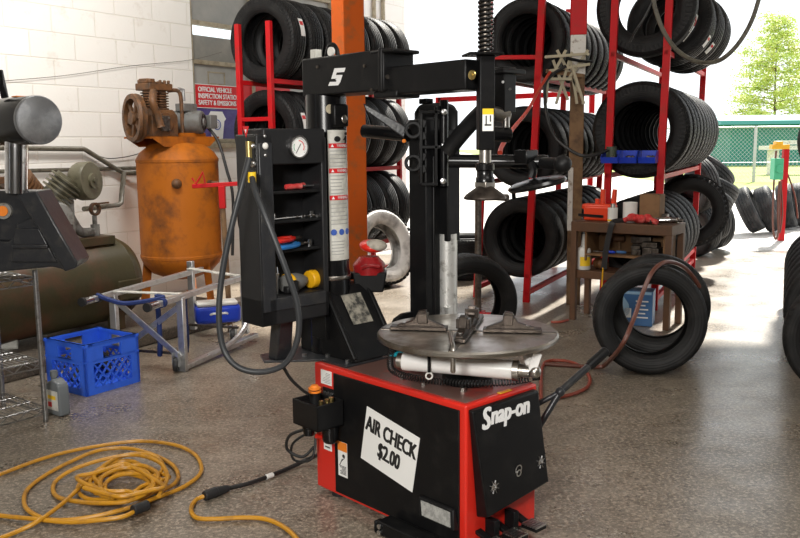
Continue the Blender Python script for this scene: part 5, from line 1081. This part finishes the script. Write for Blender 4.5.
mb=MB(); mb.cyl((-.06,0,.025),(.05,0,.03),.022,n=14); mb.tube([(.04,0,.03),(.06,0,.03),(.085,.0,.028)],.013); mb.build('barrel',M['chrome'],t); mb=MB(); mb.tube(spline([(-.03,0,.025),(-.05,-.03,.022),(-.09,-.05,.018)]),.016); mb.build('grip',M['steel_dark'],t)
t=onB(thing('socket_tool','second dull metal tool beside the chrome one at the right bench end','tool'),.70,.22,BH+.001,-.2)
mb=MB(); mb.cyl((-.04,0,.02),(.04,0,.02),.02,n=14); mb.build('body',M['steel'],t); mb=MB(); mb.cyl((.04,0,.02),(.075,0,.02),.012,n=10); mb.build('drive',M['steel_dark'],t)
o=MB().b2((-.035,-.03,0),(.035,.03,.06)).build('metal_block',M['steel_dark'],None,.006); onB(o,.62,.24,BH+.001); tag(o,'small dark metal block behind the red glove on the bench','block')
# strap hanging over the front edge
mb=MB(); pts=spline([(.40,.14,BH+.012),(.345,.02,BH+.012),(.325,-.012,BH-.005),(.305,-.016,BH-.10),(.285,-.018,BH-.22),(.275,-.018,BH-.34)]); 
for i in range(len(pts)-1): mb.bar(pts[i],pts[i+1]+(pts[i+1]-pts[i])*.1,.042,.005,(0,-1,.2))
t=mb.build('black_strap',M['dark_rubber']); onB(t,0,0,0); tag(t,'black rubber strap hanging over the front edge of the bench','strap')
mb=MB(); mb.bar((.268,-.016,BH-.33),(.262,-.016,BH-.48),.012,.006); o=mb.build('yellow_end',M['yellow'],t)
# white spray bottle on the lower shelf
t=onB(thing('spray_bottle','white plastic bottle with yellow label on the lower bench shelf','bottle'),.075,.08,.386)
mb=MB(); mb.lathe([(.001,0),(.048,0),(.052,.006),(.052,.14),(.046,.16),(.022,.18),(.018,.20)],(0,0,0),n=26); mb.build('body',M['white_plastic'],t); mb=MB(); mb.cyl((0,0,.195),(0,0,.27),.020,.012); mb.build('nozzle',M['white_plastic'],t)
mb=MB(); vs=[]
for i in range(9):
    a=radians(-150+12*i); 
    for z in (.03,.10): vs.append((.0527*cos(a+.9),.0527*sin(a+.9),z))
mb.add(vs,[(2*i,2*i+1,2*i+3,2*i+2) for i in range(8)]); mb.build('label',M['yellow_ink'],t)
for i,(x,c,lab) in enumerate(((.30,'blue_bin','blue handled tool at the left of the middle bench shelf'),(.37,'shirt_blue','second blue handled tool on the middle bench shelf'))):
    t=onB(thing('file',lab,'tool'),x-.06,.10+.03*i,.516,.1*i); mb=MB(); mb.lathe([(.001,0),(.011,.004),(.012,.05),(.008,.075),(.001,.076)],(0,0,.012),(1,0,0),10); mb.build('handle',M[c],t); mb=MB(); mb.b2((-.10,-.006,.008),(0,.006,.014)); mb.build('blade',M['steel'],t)
for i,(x,y,s_,lab) in enumerate(((.47,.14,(.07,.08,.07),'rusty square iron block in the middle of the bench shelf'),(.58,.15,(.12,.12,.10),'stack of dark iron plates at the right of the bench shelf'),(.49,.22,(.16,.06,.13),'dark box of parts at the back of the bench shelf'))):
    mb=MB(); mb.b2((-s_[0]/2,-s_[1]/2,0),(s_[0]/2,s_[1]/2,s_[2]*.6)); mb.b2((-s_[0]*.6,-s_[1]*.35,s_[2]*.6),(s_[0]*.35,s_[1]*.35,s_[2])); mb.cyl((0,-s_[1]/2-.01,s_[2]*.3),(0,-s_[1]/2+.01,s_[2]*.3),.015,n=12); o=mb.build('iron_part',M['steel_dark'],None,.004); onB(o,x,y,.516); tag(o,lab,'part')
t=onB(thing('mallet','small brown mallet lying against the back of the middle bench shelf','tool'),.30,.22,.516); mb=MB(); mb.cyl((-.04,0,.10),(.04,0,.10),.022,n=12); mb.build('head',M['bench'],t); mb=MB(); mb.cyl((0,0,0),(0,0,.10),.010,n=10); mb.build('handle',M['timber'],t)
for i,(x,y,lab) in enumerate(((.22,.10,'round rusty fitting on the lower bench shelf'),(.17,.14,'dark socket behind the white bottle on the lower bench shelf'))):
    mb=MB(); mb.lathe([(.001,-.04),(.03,-.035),(.045,0),(.03,.035),(.001,.04)],(0,0,.045),(.8,-.6,0),18); o=mb.build('fitting',M['rust_brown']); onB(o,x,y,.386); tag(o,lab,'fitting')
# blue carton on the floor under the bench
t=onB(thing('battery_carton','blue printed carton on the floor under the workbench','box'),.42,.13,.001,.22)
mb=MB(); mb.b2((-.18,-.10,0),(.18,.10,.255)); mb.build('carton',M['shirt_blue'],t,.004)
mb=MB(); mb.prism([(-.10,.03),(-.04,.02),(.02,.10),(.01,.16),(-.03,.22),(-.07,.20),(-.06,.14),(-.11,.10)],(0,-.1012,0),(1,0,0),(0,0,1),(0,-.0006,0)); mb.b2((-.17,-.1016,.235),(.17,-.101,.255)); mb.build('print',M['pale_blue'],t)
mb=MB(); [mb.b2((.06,-.1016,.06+.03*i),(.15-.02*(i%2),-.1011,.07+.03*i)) for i in range(5)]; mb.b2((-.02,-.1018,.06),(.03,-.1013,.13)); mb.build('print',M['white_ink'],t)
# three blue bins on the rack uprights
for i,(px,lab) in enumerate(((611,'left blue bin hooked on the rack above the workbench, with a tin in it'),(629,'middle blue bin hooked on the rack above the workbench'),(648,'right blue bin hooked on the rack above the workbench'))):
    b=at(px,163,6.62); t=thing('parts_bin',lab,'bin',b,radians(-24),'blue bins on the rack')
    mb=MB(); h_=.095; wv=.062
    mb.hexa([(-wv,-.07,0),(wv,-.07,0),(wv,.09,0),(-wv,.09,0)],[(-wv,-.07,.004),(wv,-.07,.004),(wv,.09,.004),(-wv,.09,.004)])
    mb.hexa([(-wv,-.075,.0),(wv,-.075,.0),(wv,-.07,.0),(-wv,-.07,.0)],[(-wv,-.095,.045),(wv,-.095,.045),(wv,-.09,.045),(-wv,-.09,.045)])
    for s_ in (-1,1): mb.prism([(-.07,0),(.09,0),(.09,h_),(.0,h_),(-.094,.045)],(s_*wv-.002,0,0),(0,1,0),(0,0,1),(.004,0,0))
    mb.b2((-wv,.086,0),(wv,.09,h_)); mb.build('shell',M['blue_bin'],t)
    mb=MB(); [mb.ell((random.uniform(-.035,.035),random.uniform(-.04,.05),.03),(.022,.022,.03),8) for _ in range(5)]; o=mb.build('contents',M['steel_dark'],t); o['kind']='stuff'
    if i==0: mb=MB(); mb.cyl((.0,.0,.03),(.0,.0,.125),.04,n=16); mb.build('tin',mat('olive_tin',(.06,.075,.05),.5),t)
# ================================================================== expanding peg rack and hoses on the timber post
t=thing('peg_rack','cream expanding peg rack of crossed laths on the timber post','rack')
Yp=6.9
def lath(a,b,dy,th=.014,w=.022): 
    mb=MB(); A=at(*a,Yp+dy); B=at(*b,Yp+dy); mb.bar(A,B,w,th,(0,1,0)); return mb.build('lath',M['cream'],t,.003)
for a,b,dy in (((553,60),(568,100),0),((566,50),(551,78),-.02),((572,52),(556,104),-.02),((557,50),(579,92),0),((588,50),(568,80),-.02),((570,58),(577,104),-.0),((545,57),(586,54),-.04),((549,71),(590,64),-.04),((547,79),(572,79),-.04),((572,66),(584,104),-.05),((548,75),(546,103),-.05)): lath(a,b,dy)
mb=MB(); [mb.cyl(at(px,py,Yp-.08),at(px,py,Yp+.04),.012,n=10) for px,py in ((546,57),(588,54),(583,103),(574,66))]; mb.build('pegs',M['cream'],t)
mb=MB(); p=at(583,74,Yp); mb.tube([at(566,58,Yp-.03),at(580,61,Yp-.06),at(592,62,Yp-.03)],.012); mb.build('black_clip',M['black_plastic'],t)
mb=MB(); mb.bar(at(546,71,Yp),at(583,76,Yp),.03,.03); mb.build('backing_lath',M['timber'],t)
def hose(name,label,pts,r,m,cat='hose',k=8): 
    mb=MB(); mb.tube(spline(pts,k),r,8); o=mb.build(name,M[m]); return tag(o,label,cat)
hose('air_hose','red air hose dropping from the peg rack to the changer',[at(550,72,6.8),at(540,88,6.4),at(528,110,5.6),at(512,130,4.6),at(502,146,4.0),at(500,153,3.7)],.011,'bright_hose')
hose('air_hose','thin black hose hanging in a bow below the peg rack',[at(566,66,6.8),at(547,80,6.8),at(545,100,6.8),at(548,120,6.75),at(556,138,6.7),at(570,150,6.6),at(584,156,6.5),at(597,154,6.55),at(608,150,6.58)],.013,'black_cord')
hose('air_hose','dark hose swagged across the top of the right rack',[at(652,-12,6.2),at(655,8,6.2),at(663,30,6.2),at(675,48,6.2),at(690,59,6.2),at(706,63,6.2),at(722,59,6.2),at(738,44,6.2),at(752,20,6.2),at(762,-12,6.2)],.016,'pipe')
hose('cord','thin dark cord crossing the top tyre of the right rack',[at(652,2,6.2),at(644,18,6.22),at(636,30,6.25),at(630,42,6.3)],.008,'black_cord','cord')
# brown hose looped over the standing tyres, red hose on the floor
hose('air_hose','brown hose looped over the two tyres standing before the bench',[on(545,364,.012),on(575,366,.012),on(598,367,.02),on(606,364,.05),at(622,345,4.55),at(634,318,4.62),at(643,292,4.70),at(653,271,4.75),at(666,262,4.85),at(680,265,5.02),at(691,274,5.1),at(700,288,5.16),at(703,300,5.2)],.013,'brown_hose')
hose('air_hose','red hose lying in a loop on the floor behind the changer',[on(541,400,.012),on(541,384,.012),on(542,368,.012),on(548,361,.012),on(566,361,.012),on(580,366,.014),on(589,376,.012),on(588,386,.012),on(576,393,.012),on(560,397,.012),on(550,398,.012)],.010,'red_hose')
hose('air_hose','short red hose on the floor beside the bench leg',[on(551,322,.012),on(560,322,.012),on(568,320,.012)],.010,'red_hose')
# ================================================================== extension cords
zs_=2.424
def Z(pts): return [on(x/zs_,400+y/zs_,z) for x,y,z in pts]
r_=.0085
coil=[(-90,210,.012),(0,180,.012),(100,143,.012),(200,118,.012),(330,100,.012),(420,108,.012),(470,130,.012),(488,160,.012),(480,185,.012),(440,213,.012),(380,236,.02),(300,265,.03),(200,287,.02),(120,290,.012),(72,270,.012),(58,245,.012),(68,215,.012),(110,182,.012),(170,150,.012),(240,122,.012),(310,117,.012),(370,132,.012),(415,155,.012),(432,182,.012),(420,205,.02),(380,222,.03),(330,232,.03),(270,240,.03),(215,240,.02),(190,222,.02),(195,200,.03),(225,178,.04),(270,165,.045),(320,160,.045),(360,170,.04),(385,190,.04),(380,215,.04),(345,235,.045),(295,240,.045),(250,232,.045),(230,212,.045),(245,188,.05),(290,178,.05),(340,186,.05),(365,205,.05),(350,228,.055),(310,240,.055),(265,228,.055),(255,205,.055),(280,185,.06),(325,178,.06),(370,185,.06),(395,165,.05),(380,140,.045),(335,130,.05),(280,142,.05),(235,172,.045),(190,215,.04),(150,252,.03),(95,292,.03),(50,315,.014),(0,335,.012),(-70,360,.012)]
mb=MB(); mb.tube(spline(Z(coil),6),r_,8); cd_=mb.build('extension_cord',M['yellow_cord']); tag(cd_,'yellow extension cord coiled in a loose heap on the floor','cord')
loop2=[(-80,270,.012),(0,280,.012),(80,288,.022),(170,296,.022),(250,290,.035),(300,282,.04),(330,268,.04),(345,262,.04)]
mb=MB(); mb.tube(spline(Z(loop2),6),r_,8); c2=mb.build('loose_end',M['yellow_cord'],cd_)
a,b_=Z([(322,268,.045),(358,254,.045)]); mb=MB(); mb.cyl(a,b_,.020,n=12); mb.build('socket',M['dark_rubber'],cd_,.003)
inner=[(130,215,.014),(150,190,.014),(190,165,.02),(250,150,.03),(320,138,.045),(370,150,.055),(400,175,.05),(405,205,.045),(385,225,.05)]
inner=[(385,232,.06),(400,205,.06),(405,180,.06),(385,150,.06),(330,133,.06),(260,142,.055),(185,165,.04),(140,192,.02),(128,215,.012),(140,235,.012),(180,245,.03),(240,250,.05),(310,245,.06),(360,222,.065),(372,200,.07),(350,172,.07),(300,165,.07),(250,185,.07),(245,215,.07),(275,236,.07)]
mb=MB(); mb.tube(spline(Z(inner),6),r_,8); mb.build('inner_coil',M['yellow_cord'],cd_)
rk=random.Random(3); tang=[]
for q in range(56):
    a=q*.62; tang.append((298+rk.uniform(-14,14)+cos(a)*rk.uniform(58,104),194+rk.uniform(-7,7)+sin(a)*rk.uniform(26,48),.03+.05*q/56))
mb=MB(); mb.tube(spline(Z(tang),6),r_,8); mb.build('inner_coil',M['yellow_cord'],cd_)
b=[(498,232,.018),(478,240,.012),(465,256,.012),(465,274,.012),(482,287,.012),(530,288,.012),(590,285,.012),(640,288,.012),(680,303,.012),(712,328,.012),(740,365,.012)]
mb=MB(); mb.tube(spline(Z(b),6),r_,8); c3=mb.build('extension_cord',M['yellow_cord']); tag(c3,'yellow extension cord end plugged into the changer lead','cord')
a,b_=Z([(495,233,.02),(525,222,.02)]); mb=MB(); mb.cyl(a,b_,.019,.021,n=12); mb.build('socket',M['dark_rubber'],c3,.003)
lead=[(525,222,.02),(556,213,.014),(600,203,.012),(650,185,.012),(700,165,.012),(740,146,.02),(770,133,.06),(788,118,.14)]
mb=MB(); mb.tube(spline(Z(lead),6),.009,8); c4=mb.build('power_lead',M['black_cord']); tag(c4,'black power lead running from the changer to the yellow cord','cord')
a,b_=Z([(522,223,.02),(553,214,.018)]); mb=MB(); mb.cyl(a,b_,.020,.014,n=12); mb.build('plug',M['dark_rubber'],c4,.003)
a,b_=Z([(645,187,.013),(661,181,.013)]); mb=MB(); mb.cyl(a,b_,.0105,n=12); mb.build('wire_tag',M['paper'],c4)
hose('air_line','thin black line hanging from the tool cabinet to the regulator box',[at(283,366,2.86),at(290,378,2.9),at(300,388,2.95),at(308,394,2.98)],.006,'black_cord','cable')
# dark pole on a red foot seen through the tyre behind the turntable
b0=at(478,297,6.4); b0.z=0; t=thing('pole_stand','dark steel pole on a red foot behind the tyre at the turntable','stand',b0); zt3=at(478,197,6.4).z
mb=MB(); mb.cyl((0,0,0.05),(0,0,zt3),.026,n=14); mb.build('pole',M['steel_dark'],t); mb=MB(); mb.b2((-.06,-.05,0),(.06,.05,.07)); mb.b2((.05,-.03,.02),(.28,.03,.06)); mb.build('foot',M['rack_red'],t,.005)

t=thing('rail_frame','bare red rail frame standing in the yard behind the racks','frame')
ra=at(438,100,10.6); rb=at(592,93,10.6)
mb=MB(); mb.bar(ra,rb,.06); mb.build('rail',M['rack_red'],t)
for q in (ra,rb): mb=MB(); mb.bar(V((q.x,q.y,0)),q+V((0,0,.03)),.06); mb.build('post',M['rack_red'],t)
# ================================================================== outdoors
# chain-link fence
FY=27.5; fx0,fx1=8.2,20.0
t=thing('chain_link_fence','grey chain-link fence along the grass behind the driveway','fence',(0,FY,0))
px=fx0; xs=[8.2,11.38,14.6,17.8]
for x in xs: mb=MB(); mb.cyl((x,0,0),(x,0,1.78),.05 if x==11.38 else .035,n=12); mb.build('post',M['galv'],t)
mb=MB(); mb.cyl((fx0,0,1.74),(fx1,0,1.74),.026,n=8); mb.build('top_rail',M['galv'],t); mb=MB(); mb.cyl((fx0,0,.62),(fx1,0,.62),.012,n=6); mb.build('wire',M['galv'],t)
mb=MB(); q=.13; x=fx0-1.7
while x<fx1:
    for s_ in (1,-1):
        xa,xb=(x,x+1.7); za,zb4=(.03,1.73) if s_==1 else (1.73,.03)
        f0=max(0,(fx0-xa)/1.7); f1=min(1,(fx1-xa)/1.7)
        if f1>f0: mb.tube([(xa+1.7*f0,0,za+(zb4-za)*f0),(xa+1.7*f1,0,za+(zb4-za)*f1)],.0055,3,caps=False)
    x+=q
mb.build('mesh_panel',M['galv'],t)
# green building beyond
BYY=45; a=at(730,150,BYY); t=thing('green_building','low teal green building with a teal roof beyond the fence','building',(a.x,BYY,0))
zr=at(740,121,BYY).z+1.0 if False else 2.25; zr=at(727,124.5,BYY).z
mb=MB(); mb.b2((0,0,0),(12,6,zr)); wl_=mb.build('wall',M['teal_wall'],t)
mb=MB(); mb.prism([(-.7,zr-.02),(-.7,zr+.18),(3.2,zr+.55),(7.0,zr+.18),(7.0,zr-.02)],(-.8,0,0),(0,1,0),(0,0,1),(14,0,0)); mb.build('roof',M['teal_roof'],t)
mb=MB(); mb.b2((4.0,-.03,.5),(4.9,.0,1.7)); mb.build('door',M['teal_roof'],t); mb=MB(); mb.b2((1.2,-.03,.9),(2.3,.0,1.6)); mb.build('window',M['teal_wall'],t)
# pale slab seat and sign plate beyond the fence
t=thing('pale_bench','pale flat bench outside the green building behind the fence','bench',(15.2,33,0)); mb=MB(); mb.b2((-1.2,-.3,.95),(2.2,.5,1.1)); mb.b2((-.6,-.2,1.15),(1.8,.5,1.3)); mb.build('seat',M['white_timber'],t); mb=MB(); mb.b2((-.9,-.2,0),(-.7,.4,.95)); mb.build('leg',M['white_timber'],t); mb=MB(); mb.b2((1.7,-.2,0),(1.9,.4,.95)); mb.build('leg',M['white_timber'],t)
# lime green tree
def tree(name,label,base,h,cr,seed,nb=26):
    rnd=random.Random(seed); t=thing(name,label,'tree',base)
    mb=MB(); tr=spline([(0,0,0),(.05,0,h*.3),(-.04,.03,h*.6),(.02,0,h*.98)],4); mb.tube(tr,[.13*(1-.85*i/(len(tr)-1)) for i in range(len(tr))],8)
    tips=[]
    for i in range(nb):
        f=.14+.84*i/nb; z=h*f; a=i*2.4+rnd.uniform(-.3,.3); L=cr*(1.02-f)**.75*rnd.uniform(.7,1.1)+.3
        p0=V((0,0,z)); p1=p0+V((cos(a)*L*.5,sin(a)*L*.5,L*.10)); p2=p0+V((cos(a)*L,sin(a)*L,L*.12+rnd.uniform(-.1,.1))); mb.tube([p0,p1,p2],[.04*(1-f)+.012,.025,.006],5)
        for q in range(int(5+L*6)): tips.append((p0.lerp(p2,rnd.uniform(.25,1.05)),L))
    mb.build('trunk',M['bark'],t); mb=MB()
    for p,L in tips:
        for k in range(24):
            c=p+V((rnd.gauss(0,.34),rnd.gauss(0,.34),rnd.gauss(0,.20))); s_=rnd.uniform(.07,.125)
            u=V((rnd.gauss(0,1),rnd.gauss(0,1),rnd.gauss(0,.5))).normalized(); v_=u.orthogonal().normalized(); v_=(v_+u.cross(v_)*rnd.uniform(-1,1)).normalized()
            mb.add([c-u*s_,c+v_*s_*.5,c+u*s_,c-v_*s_*.5],[(0,1,2,3)])
    o=mb.build('foliage',M['leaf'],t); o['kind']='stuff'
TB=at(766,140,36); tree('lime_tree','bright lime green tree standing beyond the green building',(TB.x,51.5,0),8.6,2.9,5,30) if False else tree('lime_tree','bright lime green tree standing beyond the green building',((770-400)/853*62,62,0),10.2,4.5,5,44)
tree('lime_tree','second lime tree at the right edge of the view',((822-400)/853*66,66,0),7.0,3.0,9,20)
# tyre service post with green box
b0=V((at(783,200,11.4).x,11.4,0)); t=thing('air_station','red post with a yellow top and green box holding hoses beside the driveway','stand',b0)
f_=11.4/FOC
mb=MB(); mb.b2((-.035,-.035,0),(.035,.035,1.25)); mb.build('post',M['rack_red'],t,.004)
mb=MB(); mb.b2((-.20,-.05,1.22),(.03,.05,1.28)); mb.b2((-.15,-.05,1.28),(-.06,.05,1.32)); mb.build('yellow_arm',M['yellow'],t,.004)
mb=MB(); mb.b2((-.17,-.08,.82),(-.05,.06,1.10)); mb.cyl((-.11,-.085,.96),(-.11,-.10,.96),.05,n=16); mb.build('green_box',M['green_machine'],t,.012)
mb=MB(); mb.tube(spline([(-.14,-.03,1.2),(-.16,-.06,.7),(-.15,-.08,.2),(-.10,-.08,.03),(-.06,-.06,.25),(-.08,-.05,.8)]),.014,6); mb.tube(spline([(-.06,-.03,.8),(-.03,-.07,.4),(-.06,-.09,.12),(-.10,-.09,.35),(-.10,-.08,.8)]),.012,6); mb.tube(spline([(.03,-.02,.9),(.14,-.04,.6),(.2,-.03,.3)]),.012,6); mb.build('hanging_hose',M['brown_hose'],t)
# wispy post and pole between the racks and the tree
